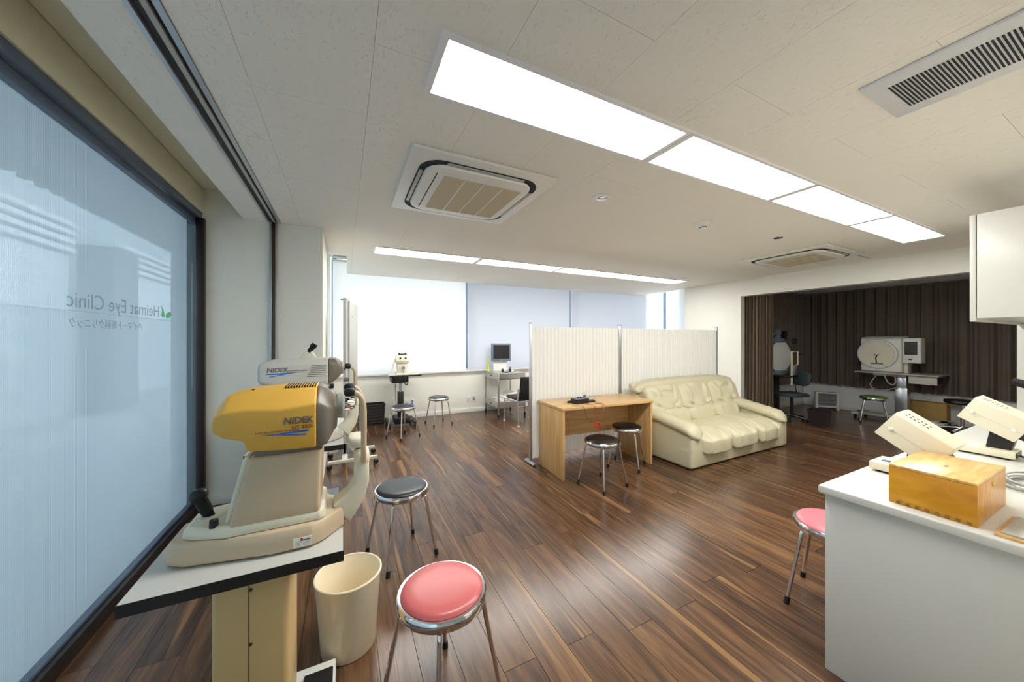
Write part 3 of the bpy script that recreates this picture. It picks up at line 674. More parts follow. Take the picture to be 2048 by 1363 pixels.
for i in range(3):   # seat cushions with a soft rolled, gathered front
    cx_ = 0.20+cw*(i+0.5)
    def seatf(p, i=i):
        f_ = sstep((-p.y-0.20)/0.2)
        z = p.z + 0.03*(1-(p.x/(cw/2))**2)*(1-(p.y/0.40)**2)*(1 if p.z > 0 else 0) + wr(p, i, 0.004) - 0.055*f_
        if f_ > 0 and p.z < 0: z -= 0.03*f_
        g_ = 0.009*math.sin(p.x*95+2.0*math.sin(p.x*17+i))*f_
        return (p.x*1.03, p.y-g_, z+g_)
    MB().superell((cx_, 0.345, 0.30), (cw/2, 0.40, 0.085), 0.36, 84, 36, seatf).build('seat_cushion', 'leather', sf, ang=80)
for i in range(3):   # upper back pillows with an arched crease and gathers, lumbar roll below
    w_ = (SW-0.10)/3; cx_ = 0.05+w_*(i+0.5)
    def backf(p, i=i):
        y = p.y + p.z*0.36 + wr(p, i+4, 0.004)
        if p.y < 0.03:
            r_ = math.hypot(p.x/0.125, (p.z+0.17)/0.25); an = math.atan2(p.x, p.z+0.17)
            y += 0.030*math.exp(-((r_-1.0)/0.10)**2)
            y += (0.019*math.sin(an*15+i)*math.exp(-((r_-1.45)/0.40)**2) if r_ > 1 else 0.012*math.sin(p.z*75+p.x*25+i)*sstep(1-r_*0.8))
            y -= 0.02*(1-min(1, abs(p.x)/(w_/2)))
        return (p.x*1.05, y, p.z)
    MB().superell((cx_, 0.715, 0.68), (w_/2, 0.115, 0.175), 0.42, 120, 60, backf).build('back_cushion', 'leather', sf, ang=80)
    lw = (SW-0.36)/3
    def lumb(p, i=i): return (p.x*1.04, p.y+p.z*0.25+wr(p, i+9, 0.003)+(0.006*math.sin(p.x*55+i) if p.y < 0 else 0), p.z)
    MB().superell((0.18+lw*(i+0.5), 0.605, 0.455), (lw/2, 0.125, 0.105), 0.55, 72, 28, lumb).build('lumbar_roll', 'leather', sf, ang=80)
def rollf(p):
    e_ = abs(p.x)/(SW/2+0.05)
    return (p.x, p.y+0.25*p.z+0.006*math.sin(p.x*31)+0.004*math.sin(p.x*83+p.z*30), p.z-0.055*e_**8+0.004*math.sin(p.x*47))
MB().superell((SW/2, 0.795, 0.835), (SW/2+0.045, 0.105, 0.075), 0.55, 140, 24, rollf).build('head_roll', 'leather', sf, ang=80)
pts = [[(0.0, 0.70, 0.02), (SW, 0.70, 0.02), (SW, 0.82, 0.02), (0.0, 0.82, 0.02)], [(0, 0.72, 0.5), (SW, 0.72, 0.5), (SW, 0.86, 0.5), (0, 0.86, 0.5)],
       [(-0.03, 0.80, 0.80), (SW+0.03, 0.80, 0.80), (SW+0.03, 0.895, 0.80), (-0.03, 0.895, 0.80)], [(-0.04, 0.82, 0.87), (SW+0.03, 0.82, 0.87), (SW+0.03, 0.89, 0.87), (-0.04, 0.89, 0.87)]]
MB().loft(pts).build('back_frame', 'leather', sf, bev=0.03, seg=3)

# ================================================================== FOLDING SCREEN
ss = thing('folding_screen', 'white pleated accordion screen with metal posts behind desk and sofa', 'screen', (1.95, 3.47, 0), math.radians(0.4))
XP = [0.0, 1.38, 3.46]
def pleats(x0, x1, n):
    xs = []; p_ = (x1-x0)/n
    for i in range(n):      # broad ridge, narrow recessed hinge
        for f_, d_ in ((0.0, -0.011), (0.60, -0.011), (0.72, 0.009), (0.86, 0.009)): xs.append((x0+(i+f_)*p_, d_))
    xs.append((x1, -0.011)); m = MB()
    lo = [m.bm.verts.new((x, y, 0.055)) for x, y in xs]; hi = [m.bm.verts.new((x, y, 1.59)) for x, y in xs]
    for i in range(len(xs)-1): m.bm.faces.new((lo[i], lo[i+1], hi[i+1], hi[i]))
    return m
for j, (x0, x1, n) in enumerate(((0.018, 1.352, 25), (1.40, 3.444, 38))):
    pl = pleats(x0, x1, n).build('pleated_panel', 'pleat_cloth', ss, smooth=False)
for x in (0.0, 1.368, 1.393, XP[2]):
    ps = BX(x-0.011, x+0.011, -0.016, 0.016, 0.03, 1.625).build('post', 'aluminium', ss, bev=0.003)
    BX(x-0.012, x+0.012, -0.017, 0.017, 1.625, 1.640).build('post_cap', 'grey_plastic', ps, bev=0.002)
for x in (0.0, 1.38, XP[2]):
    ft = MB().loft([[(x-0.03, -0.11, 0.012), (x+0.03, -0.11, 0.012), (x+0.03, 0.11, 0.012), (x-0.03, 0.11, 0.012)], [(x-0.014, -0.10, 0.032), (x+0.014, -0.10, 0.032), (x+0.014, 0.10, 0.032), (x-0.014, 0.10, 0.032)]]).build('foot', 'steel_grey', ss, bev=0.003)
    for y in (-0.09, 0.09): LT([(0, 0), (0.014, 0), (0.014, 0.012), (0, 0.012)], (x, y, 0), 10).build('foot_pad', 'black_rubber', ft)

# ================================================================== CART CORNER
ct = thing('instrument_cart', 'grey steel two-drawer trolley against the window wall', 'cart', (2.53, 5.70, 0))
for x in (0.012, 0.558):
    for y in (0.012, 0.638):
        ps = BX(x-0.012, x+0.012, y-0.012, y+0.012, 0.075, 0.803).build('post', 'stainless', ct, bev=0.002)
        BX(x-0.010, x+0.010, y-0.016, y+0.016, 0.045, 0.078).build('caster_fork', 'steel_grey', ps)
        LT([(0, -0.010), (0.028, -0.010), (0.03, -0.006), (0.03, 0.006), (0.028, 0.010), (0, 0.010)], (x, y, 0.03), 18, 'x').build('wheel', 'black_rubber', ps)
for z in (0.81, 0.285):
    BX(0.0, 0.57, 0.0, 0.65, z-0.006, z).build('shelf', 'cart_grey', ct, bev=0.002)
    b = BX(0.025, 0.545, 0.025, 0.625, z-0.115, z-0.007).build('drawer', 'stainless', ct, bev=0.003)
    f_ = BX(0.0, 0.024, 0.03, 0.62, z-0.112, z-0.010).build('drawer_front', 'cart_grey', ct, bev=0.003)
    BX(-0.010, 0.0, 0.30, 0.36, z-0.07, z-0.05).build('handle', 'black_plastic', f_, bev=0.002)
    BX(0.025, 0.545, 0.0, 0.006, z-0.10, z-0.008).build('skirt', 'stainless', ct)
mo = thing('monitor', 'grey-framed flat monitor with dark screen on the trolley', 'monitor', (2.80, 6.17, 0.81), math.radians(-8))
BX(-0.20, 0.20, -0.03, 0.03, 0.20, 0.545).build('bezel', 'monitor_grey', mo, bev=0.012)
BX(-0.165, 0.165, -0.0325, -0.0295, 0.245, 0.515).build('screen', 'screen_dark', mo)
LT([(0, -0.036), (0.012, -0.034), (0.012, -0.030), (0, -0.030)], (0, 0, 0.215), 12, 'y').build('power_button', 'grey_plastic', mo)
BX(-0.15, 0.13, 0.032, 0.09, 0.0, 0.24).build('stand', 'white_plastic', mo, bev=0.006)
q = G(979, 742, 0.81); lm = thing('lime_horn', 'slender lime yellow horn standing on the trolley corner', 'horn', (2.566, 6.27, 0.81))
LT([(0, 0), (0.035, 0), (0.034, 0.012), (0.02, 0.05), (0.014, 0.12), (0.011, 0.30), (0.008, 0.32), (0, 0.32)], seg=20).build('horn', 'lime', lm)
hp = thing('headset', 'black headset and cables lying on the trolley top', 'headset', (2.80, 5.90, 0.81))
for i in range(2): LT([(0.02, -0.012), (0.035, -0.012), (0.037, 0.0), (0.03, 0.012), (0.0, 0.010)], (-0.09+0.16*i, 0.0, 0.037), 16, 'x').build('ear_cup', 'black_plastic', hp)
TB(arc((-0.01, 0.02, 0.012), 0.09, 0, PI, 10, 'xy'), 0.006, 8).build('headband', 'grey_plastic', hp)
TB(smooth_path([(-0.09, -0.02, 0.006), (-0.03, -0.09, 0.006), (0.04, -0.03, 0.006), (0.10, -0.08, 0.006), (0.17, 0.0, 0.006), (0.20, 0.03, 0.006)]), 0.005, 6).build('cord', 'black_plastic', hp)
cp = thing('stick_camera', 'small white handheld instrument on the trolley beside the headset', 'instrument', (2.93, 5.98, 0.81))
BX(-0.03, 0.05, -0.025, 0.025, 0, 0.035).build('body', 'white_plastic', cp, bev=0.008); TB([(0.0, 0, 0.034), (-0.02, 0, 0.075)], 0.012, 10).build('stem', 'white_plastic', cp); LT([(0, 0.07), (0.014, 0.072), (0.012, 0.09), (0, 0.092)], (-0.022, 0, 0), 12).build('tip', 'black_plastic', cp)
for i, (x, y, rz, mm, l) in enumerate(((2.77, 5.98, 0.1, 'paper', 'white papers piled on the lower trolley shelf'), (2.93, 6.02, -0.3, 'manila', 'manila folder on the lower trolley shelf'))):
    t = thing('paper_stack' if i == 0 else 'folder', l, 'papers', (x, y, 0.285), rz)
    for k in range(4 if i == 0 else 2):
        MB().box(-0.15, 0.15, -0.22, 0.22, 0.008*k, 0.008*k+0.007).xf(Matrix.Rotation(0.07*k, 4, 'Z')).build('sheet', mm, t)
    if i == 0: MB().box(-0.13, 0.15, -0.20, 0.20, 0, 0.02).xf(Matrix.Translation((0.06, 0, 0.082)) @ Matrix.Rotation(-0.32, 4, 'Y')).build('leaning_binder', 'paper', t)
cr = thing('visitor_chair', 'black cushioned metal-framed chair between the trolley and screen', 'chair', (2.82, 5.28, 0), math.radians(3))
BX(-0.21, 0.23, -0.21, 0.24, 0.405, 0.455).build('seat', 'charcoal_vinyl', cr, bev=0.015, seg=3)
def bf(u, w): return (-0.23+0.46*u, -0.235-0.05*w-0.03*math.sin(PI*u), 0.44+0.38*w)
MB().loft([[bf(u, w_) for u in (0, 0.25, 0.5, 0.75, 1)]+[(bf(u, w_)[0], bf(u, w_)[1]-0.035, bf(u, w_)[2]) for u in (1, 0.75, 0.5, 0.25, 0)] for w_ in (0, 0.3, 0.8, 1)]).build('backrest', 'charcoal_vinyl', cr, bev=0.01)
for sx_ in (-1, 1):
    TB([(sx_*0.25, 0.23, 0.012), (sx_*0.25, 0.22, 0.40)], 0.012).build('leg', 'aluminium', cr)
    TB([(sx_*0.25, -0.27, 0.012), (sx_*0.25, -0.24, 0.40), (sx_*0.25, -0.26, 0.62)], 0.012).build('leg', 'aluminium', cr)
    BX(sx_*0.25-0.012, sx_*0.25+0.012, -0.24, 0.22, 0.385, 0.405).build('seat_rail', 'aluminium', cr, bev=0.003)
    for y in (-0.27, 0.23): LT([(0, 0), (0.02, 0), (0.018, 0.014), (0, 0.014)], (sx_*0.25, y, 0), 12).build('glide', 'white_plastic', cr)
BX(-0.24, 0.24, -0.255, -0.235, 0.385, 0.405).build('cross_rail', 'aluminium', cr, bev=0.003)

# wall sockets on the window wall
def socket(x, z, label, dark):
    t = thing('wall_socket', label, 'socket', (x, 6.45, z), 0, 'wall sockets under the blinds')
    BX(-0.036, 0.036, -0.008, 0, -0.06, 0.06).build('plate', 'white_plastic', t, bev=0.003)
    for k in ((-0.022, 0.022) if dark else (0,)): BX(-0.014, 0.014, -0.0105, -0.008, k-0.012, k+0.012).build('outlet', 'blue_ink' if dark else 'pale_grey', t)
socket(2.215, 0.265, 'plain white cover plate on the window wall left of the trolley', False)
socket(2.325, 0.265, 'white double socket on the window wall beside the trolley', True)
socket(1.03, 0.285, 'white cover plate on the wall just behind the black stool', False)
socket(1.13, 0.285, 'white double socket on the wall behind the black stool', True)

# basket
bs = thing('storage_basket', 'black woven storage basket on the floor by the window wall', 'basket', (0.42, 6.28, 0))
m = MB(); A = [(-0.21, -0.13), (0.21, -0.13), (0.21, 0.13), (-0.21, 0.13)]
def sq(s_, z): return [(x*s_, y*s_, z) for x, y in A]
m.loft([sq(0.93, 0.0), sq(1.0, 0.33), sq(0.97, 0.333), sq(0.90, 0.01)]).build('body', 'basket', bs, smooth=False)
for y in (-0.13, 0.13): BX(-0.21, 0.21, y-0.008, y+0.008, 0.325, 0.342).build('rim', 'black_plastic', bs, bev=0.003)
for x in (-0.21, 0.21): BX(x-0.008, x+0.008, -0.13, 0.13, 0.325, 0.342).build('rim', 'black_plastic', bs, bev=0.003)
for i in range(6): BX(-0.205+0.001*i, 0.205-0.001*i, -0.1335, -0.125, 0.03+i*0.05, 0.05+i*0.05).build('weave_band', 'basket', bs, smooth=False)

# eye instrument on its stand at the window wall
st = thing('instrument_stand', 'black single-column instrument stand at the window wall', 'stand', (0.86, 6.0, 0))
BX(-0.20, 0.30, -0.22, 0.22, 0.835, 0.858).build('tabletop', 'white_lam', st, bev=0.002)
BX(-0.202, 0.302, -0.224, -0.219, 0.83, 0.858).build('edge_band', 'black_edge', st)
BX(-0.16, 0.10, -0.20, 0.10, 0.73, 0.834).build('drawer_box', 'black_plastic', st, bev=0.004)
BX(-0.022, 0.022, -0.03, 0.03, 0.5, 0.73).build('inner_column', 'aluminium', st)
BX(-0.045, 0.045, -0.055, 0.055, 0.09, 0.56).build('column', 'black_plastic', st, bev=0.006)
BX(-0.12, 0.13, -0.20, 0.12, 0.05, 0.16).build('motor_box', 'black_plastic', st, bev=0.02)
for s in (-1, 1):
    BX(s*0.2-0.03, s*0.2+0.03, -0.24, 0.25, 0.05, 0.085).build('foot', 'black_plastic', st, bev=0.006)
    BX(min(s*0.2, s*0.1), max(s*0.2, s*0.1), -0.03, 0.03, 0.055, 0.085).build('foot_bridge', 'steel_grey', st)
    for y in (-0.22, 0.23): LT([(0, -0.012), (0.025, -0.012), (0.025, 0.012), (0, 0.012)], (s*0.2, y, 0.025), 16, 'x').build('wheel', 'black_rubber', st)
TB(smooth_path([(-0.10, -0.1, 0.74), (-0.09, -0.12, 0.45), (-0.05, -0.12, 0.16)]), 0.005, 6).build('cord', 'black_plastic', st)
TB(smooth_path([(0.03, -0.226, 0.83), (0.03, -0.23, 0.74), (0.06, -0.23, 0.70), (0.085, -0.226, 0.74), (0.085, -0.226, 0.84)]), 0.008, 8).build('hose_loop', 'black_plastic', st)
yi = thing('vision_tester', 'white twin-lens vision tester on the black stand by the window', 'instrument', (0.88, 5.97, 0.858))
BX(-0.10, 0.12, -0.13, 0.13, 0.0, 0.03).build('base', 'cream_plastic', yi, bev=0.008)
MB().loft([[(-0.075, -0.08, 0.03), (0.075, -0.08, 0.03), (0.075, 0.10, 0.03), (-0.075, 0.10, 0.03)], [(-0.085, -0.06, 0.20), (0.085, -0.06, 0.20), (0.085, 0.12, 0.20), (-0.085, 0.12, 0.20)]]).build('pillar', 'cream_plastic', yi, bev=0.01)
MB().loft([[(-0.10, -0.09, 0.19), (0.10, -0.09, 0.19), (0.10, 0.13, 0.19), (-0.10, 0.13, 0.19)], [(-0.105, -0.11, 0.23), (0.105, -0.11, 0.23), (0.105, 0.13, 0.23), (-0.105, 0.13, 0.23)], [(-0.09, -0.07, 0.325), (0.09, -0.07, 0.325), (0.09, 0.13, 0.325), (-0.09, 0.13, 0.325)]]).build('head', 'cream_plastic', yi, bev=0.008)
for s in (-1, 1):
    e = LT([(0.0, -0.012), (0.026, -0.012), (0.028, 0.0), (0.018, 0.0), (0, 0.0)], (s*0.042, -0.098, 0.27), 18, 'y').build('eyepiece', 'white_plastic', yi)
    LT([(0, -0.016), (0.015, -0.015), (0.015, -0.012), (0, -0.012)], (s*0.042, -0.098, 0.27), 14, 'y').build('lens', 'lens_dark', e)
BX(-0.07, 0.07, -0.06, -0.03, 0.326, 0.345).build('brow_rest', 'black_plastic', yi, bev=0.005)
for s in (-1, 1): LT([(0, 0.345), (0.012, 0.345), (0.01, 0.36), (0, 0.36)], (s*0.05, -0.045, 0), 10).build('knob', 'black_plastic', yi)
BX(-0.035, 0.045, -0.16, -0.10, 0.15, 0.165).build('chin_cup', 'white_plastic', yi, bev=0.006)
TB([(0.005, -0.13, 0.03), (0.005, -0.13, 0.15)], 0.013, 12).build('chin_post', 'aluminium', yi)
BX(-0.02, 0.03, -0.148, -0.112, 0.10, 0.118).build('chin_clamp', 'black_plastic', yi)
MB().loft([[(-0.165, -0.04, 0.06), (-0.15, -0.04, 0.06), (-0.15, 0.06, 0.06), (-0.165, 0.06, 0.06)], [(-0.12, -0.04, 0.26), (-0.105, -0.04, 0.26), (-0.105, 0.06, 0.26), (-0.12, 0.06, 0.26)]]).build('side_shield', 'cream_plastic', yi)
kp = thing('keypad', 'small white keypad at the right of the black instrument stand', 'keypad', (1.07, 5.92, 0.858))
BX(-0.05, 0.05, -0.06, 0.06, 0, 0.02).build('case', 'white_plastic', kp, bev=0.004); BX(-0.03, 0.03, -0.03, 0.03, 0.02, 0.023).build('keys', 'grey_plastic', kp)

# mobile board standing edge-on behind the instruments
bd = thing('mobile_board', 'grey wheeled stand with a tall board seen edge-on near the pier', 'stand', (0.012, 4.47, 0))
for y in (-0.205, 0.205):
    BX(-0.17, 0.34, y-0.02, y+0.02, 0.065, 0.095).build('foot_bar', 'pale_grey', bd, bev=0.003)
    for x in (-0.155, 0.325):
        c_ = BX(x-0.012, x+0.012, y-0.02, y+0.02, 0.045, 0.066).build('caster', 'steel_grey', bd)
        LT([(0, -0.011), (0.029, -0.011), (0.029, 0.011), (0, 0.011)], (x, y, 0.029), 16, 'y').build('wheel', 'black_rubber', c_)
BX(-0.03, 0.03, -0.19, 0.19, 0.07, 0.10).build('cross_beam', 'pale_grey', bd, bev=0.003)
MB().prism([(-0.09, 0.10), (0.09, 0.10), (0.03, 0.22), (-0.03, 0.22)], 'y', -0.02, 0.02).build('bracket', 'steel_grey', bd)
BX(-0.018, 0.018, -0.02, 0.02, 0.1, 1.93).build('post', 'grey_plastic', bd, bev=0.004)
BX(-0.045, 0.03, -0.012, 0.012, 1.90, 1.915).build('top_clamp', 'steel_grey', bd)
pa = MB().box(-0.012, 0.012, 0.0, 0.62, 0.50, 1.895).xf(Matrix.Translation((0.04, -0.02, 0)) @ Matrix.Rotation(-0.17, 4, 'Z')).build('board', 'grey_plastic', bd, bev=0.003)
hk = TB(smooth_path([(0.085, 0.16, 1.72), (0.055, 0.10, 1.71), (0.045, 0.06, 1.73)]), 0.008, 8).build('hook', 'steel_grey', pa)
LT([(0, -0.02), (0.022, -0.015), (0.022, 0.015), (0, 0.02)], (-0.02, -0.025, 1.10), 14, 'y').build('lock_knob', 'black_plastic', bd)
# ================================================================== EYE INSTRUMENTS ON TABLES (left)
TZ = 0.72
def table(y0, label, front_seam=True, base='white_plastic', pad='black_rubber'):
    t = thing('instrument_table', label, 'table', (-0.28, y0+0.22, 0), 0, 'white instrument tables along the frosted window')
    BX(-0.278, 0.278, -0.22, 0.24, TZ-0.004, TZ).build('tabletop', 'white_lam', t)
    m = MB().box(-0.28, 0.28, -0.222, -0.22, TZ-0.036, TZ-0.0005); m.box(-0.28, 0.28, 0.24, 0.242, TZ-0.036, TZ-0.0005); m.box(-0.28, -0.278, -0.22, 0.24, TZ-0.036, TZ-0.0005); m.box(0.278, 0.28, -0.22, 0.24, TZ-0.036, TZ-0.0005)
    m.box(-0.278, 0.278, -0.22, 0.24, TZ-0.036, TZ-0.0045)
    m.build('edge_band', 'black_edge', t, smooth=False)
    BX(-0.10, 0.11, -0.14, 0.11, 0.056, TZ-0.0365).build('column', 'tan_metal', t, bev=0.018, seg=3)
    if front_seam:
        BX(-0.002, -0.0005, -0.1412, -0.139, 0.10, TZ-0.05).build('seam', 'screw', t)
        for z in (0.62, 0.44, 0.26): LT([(0, -0.003), (0.005, -0.003), (0.006, 0.001), (0, 0.001)], (0.004, -0.14, z), 10, 'y').build('screw', 'screw', t)
    BX(-0.19, 0.25, -0.15, 0.15, 0.015, 0.055).build('base', base, t, bev=0.008)
    BX(0.135, 0.24, -0.14, 0.10, 0.0555, 0.066).build('foot_pad', pad, t, bev=0.003)
    for x in (-0.17, 0.23):
        for y in (-0.125, 0.125): LT([(0, 0), (0.02, 0), (0.022, 0.015), (0, 0.015)], (x, y, 0), 12).build('glide', 'black_rubber', t)
    return t
table(1.315, 'near white instrument table with black edge and tan column')
table(2.64, 'second white instrument table, behind the yellow tonometer')
t3 = table(3.26, 'farthest white instrument table, against the pier', True, 'black_plastic', 'monitor_grey')

def sect(x, w, zb, zs, zt, c=0.45):      # one cross-section of a moulded head
    return [(x, -w, zb), (x, -w*1.0, (zb+zs)/2), (x, -w, zs), (x, -w*c, zt), (x, w*c, zt), (x, w, zs), (x, w, (zb+zs)/2), (x, w, zb)]
def chin_rest(t, dx=0.0, mm='cream_plastic'):
    # bracket rising from the front of the base
    def sq(x, z, a, wy, tilt): return [(x-a*math.cos(tilt), -wy, z-a*math.sin(tilt)), (x+a*math.cos(tilt), -wy, z+a*math.sin(tilt)), (x+a*math.cos(tilt), wy, z+a*math.sin(tilt)), (x-a*math.cos(tilt), wy, z-a*math.sin(tilt))]
    MB().loft([sq(-0.01+dx, 0.045, 0.05, 0.05, -0.9), sq(0.045+dx, 0.105, 0.035, 0.045, -0.6), sq(0.065+dx, 0.16, 0.028, 0.045, -0.1), sq(0.066+dx, 0.24, 0.026, 0.045, 0)]).build('bracket', 'beige_plastic' if mm == 'beige' else 'cream_plastic', t, bev=0.012, seg=3)
    MB().superell((0.066+dx, 0, 0.25), (0.03, 0.05, 0.035), 0.6, 20, 10).build('post_hub', 'cream_plastic', t, ang=80)
    TB([(0.055+dx, 0, 0.26), (0.055+dx, 0, 0.30)], 0.015, 12).build('chin_stem', 'black_plastic', t)
    MB().superell((0.045+dx, 0, 0.318), (0.032, 0.055, 0.026), 0.5, 24, 12, lambda p: (p.x, p.y, p.z-0.010*math.exp(-(p.y/0.03)**2)*(1 if p.z > 0 else 0))).build('chin_cup', 'cream_plastic', t, ang=80)
    for s in (-1, 1):
        TB(smooth_path([(0.068+dx, s*0.04, 0.24), (0.070+dx, s*0.075, 0.27), (0.070+dx, s*0.085, 0.33), (0.070+dx, s*0.085, 0.46), (0.058+dx, s*0.085, 0.505), (0.035+dx, s*0.08, 0.525)], 5), 0.0105, 10).build('head_post', 'beige_plastic', t)
        MB().superell((0.022+dx, s*0.078, 0.524), (0.022, 0.016, 0.016), 0.7, 16, 8).build('post_cap', 'black_plastic', t, ang=80)
    TB(smooth_path([(0.022+dx, -0.078, 0.525), (0.035+dx, 0, 0.530), (0.022+dx, 0.078, 0.525)], 5), 0.009, 8).build('brow_band', 'black_rubber', t)

# yellow non-contact tonometer
YA = 1.533
nt_ = thing('tonometer', 'yellow and beige air tonometer on the nearest white table', 'tonometer', (0.0, YA, TZ))
pl = [(-0.512, -0.07), (-0.46, -0.105), (-0.22, -0.152), (-0.10, -0.152), (-0.065, -0.13), (0.0, -0.05), (0.0, 0.05), (-0.065, 0.13), (-0.10, 0.152), (-0.22, 0.152), (-0.46, 0.105), (-0.512, 0.07)]
MB().loft([[(x*0.99, y*0.97, 0.004) for x, y in pl], [(x, y, 0.012) for x, y in pl], [(x, y, 0.05) for x, y in pl], [(x*0.975-0.004, y*0.93, 0.075) for x, y in pl]]).build('base', 'beige_plastic', nt_, bev=0.006, seg=2)
p2 = [(-0.475, -0.06), (-0.44, -0.085), (-0.35, -0.118), (-0.075, -0.118), (-0.06, -0.1), (-0.06, 0.1), (-0.075, 0.118), (-0.35, 0.118), (-0.44, 0.085), (-0.475, 0.06)]
MB().loft([[(x, y, 0.0755) for x, y in p2], [(x*0.985-0.003, y*0.97, 0.10) for x, y in p2], [(x*0.96-0.006, y*0.92, 0.112) for x, y in p2]]).build('deck', 'cream_plastic', nt_, bev=0.006)
MB().loft([[(-0.345, -0.114, 0.10), (-0.075, -0.114, 0.10), (-0.075, 0.114, 0.10), (-0.345, 0.114, 0.10)], [(-0.335, -0.112, 0.135), (-0.078, -0.112, 0.135), (-0.078, 0.112, 0.135), (-0.335, 0.112, 0.135)], [(-0.288, -0.105, 0.325), (-0.072, -0.105, 0.325), (-0.072, 0.105, 0.325), (-0.288, 0.105, 0.325)]]).build('body', 'beige_plastic', nt_, bev=0.012, seg=3)
MB().loft([[(-0.358, -0.09, 0.108), (-0.342, -0.09, 0.108), (-0.342, 0.09, 0.108), (-0.358, 0.09, 0.108)], [(-0.306, -0.085, 0.325), (-0.286, -0.085, 0.325), (-0.286, 0.085, 0.325), (-0.306, 0.085, 0.325)]]).build('rear_cover', 'cream_plastic', nt_, bev=0.006)
BX(-0.275, -0.07, -0.098, 0.098, 0.324, 0.345).build('turntable', 'nose_grey', nt_, bev=0.004)
S = [sect(-0.388, 0.104, 0.432, 0.452, 0.466), sect(-0.380, 0.116, 0.420, 0.474, 0.503), sect(-0.352, 0.122, 0.403, 0.486, 0.538), sect(-0.30, 0.123, 0.388, 0.492, 0.548), sect(-0.29, 0.123, 0.352, 0.492, 0.550), sect(-0.20, 0.123, 0.344, 0.484, 0.556), sect(-0.088, 0.123, 0.340, 0.498, 0.556)]
hd = MB().loft(S).build('head', 'yellow_plastic', nt_, bev=0.010, seg=3, ang=50)
S = [sect(-0.0875, 0.122, 0.341, 0.497, 0.555), sect(-0.055, 0.112, 0.343, 0.48, 0.543), sect(-0.032, 0.085, 0.385, 0.475, 0.52), sect(-0.022, 0.08, 0.395, 0.468, 0.505)]
MB().loft(S).build('nose', 'nose_grey', nt_, bev=0.008, seg=2, ang=50)
LT([(0, -0.03), (0.05, -0.03), (0.052, -0.012), (0.045, -0.004), (0, -0.004)], (0.008, 0, 0.465), 28, 'x').build('lens_mount', 'grey_plastic', nt_)
LT([(0, -0.01), (0.028, -0.01), (0.020, 0.028), (0.017, 0.032), (0.008, 0.032), (0, 0.025)], (0.008, 0, 0.465), 24, 'x').build('nozzle', 'chrome', nt_)
BX(-0.05, -0.035, -0.02, 0.03, 0.535, 0.552).build('sensor_block', 'black_plastic', nt_, bev=0.003)
for i in range(12): BX(-0.19+i*0.0085, -0.1865+i*0.0085, -0.062, -0.050, 0.548, 0.5575).build('vent_slot', 'slot_dark', hd, smooth=False)
for i in range(12): BX(-0.19+i*0.0085, -0.1865+i*0.0085, -0.045, 0.045, 0.5545, 0.5572).build('vent_slot', 'slot_dark', hd, smooth=False)
for x in (-0.285, -0.115): LT([(0, 0.0), (0.004, 0.0), (0.004, 0.003), (0, 0.003)], (x, -0.052, 0.549), 10).build('screw', 'screw', hd)
def side_M(x, z, y=-0.1245): return Matrix.Translation((x, y, z)) @ Matrix(((1, 0, 0, 0), (0, 0, -1, 0), (0, 1, 0, 0), (0, 0, 0, 1)))
text('brand_lettering', 'NIDEK', 0.033, side_M(-0.188, 0.433), 'grey_ink', hd, outline=0.0009, sx=0.92, shear=0.15)
text('model_lettering', 'NT-3000', 0.0175, side_M(-0.163, 0.414), 'red_ink', hd, sx=1.0)
text('caption_lettering', 'AUTO NON-CONTACT TONOMETER', 0.0082, side_M(-0.268, 0.408), 'red_ink', hd, sx=0.92)
m = MB(); m.prism([(-0.26, 0.4020), (-0.185, 0.4050), (-0.112, 0.4085), (-0.112, 0.402), (-0.15, 0.400), (-0.19, 0.401)], 'y', -0.1243, -0.1228)
m.prism([(-0.17, 0.3985), (-0.118, 0.394), (-0.118, 0.389), (-0.15, 0.391), (-0.24, 0.4015), (-0.19, 0.399)], 'y', -0.1243, -0.1228)
m.build('swoosh', 'blue_ink', hd, smooth=False)
TB(smooth_path([(-0.415, 0, 0.10), (-0.43, 0, 0.14), (-0.446, 0, 0.18)], 3), [0.016]*3+[0.019]*3+[0.023], 14).build('joystick', 'black_rubber', nt_)
MB().superell((-0.449, 0, 0.19), (0.026, 0.024, 0.022), 0.75, 18, 10).build('joystick_knob', 'black_plastic', nt_, ang=80)
LT([(0, 0.0), (0.038, 0.0), (0.036, 0.010), (0.018, 0.012), (0, 0.010)], (-0.413, 0, 0.105), 28).build('joystick_boot', 'cream_plastic', nt_)
LT([(0, 0), (0.013, 0), (0.012, 0.024), (0, 0.025)], (-0.385, -0.085, 0.108), 16).build('lock_knob', 'black_plastic', nt_)
stk = BX(-0.155, -0.10, -0.1538, -0.1515, 0.013, 0.044).build('asset_sticker', 'paper', nt_)
LT([(0, -0.0004), (0.004, -0.0004), (0.004, 0), (0, 0)], (-0.13, -0.1538, 0.0385), 12, 'y').build('red_mark', 'sticker_red', stk)
for i in range(4): BX(-0.150, -0.106, -0.1541, -0.1538, 0.017+i*0.005, 0.0178+i*0.005).build('print_line', 'dark_ink', stk, smooth=False)
BX(-0.134, -0.103, -0.1541, -0.1538, 0.0335, 0.0360).build('print_line', 'dark_ink', stk, smooth=False)
chin_rest(nt_, 0.0)

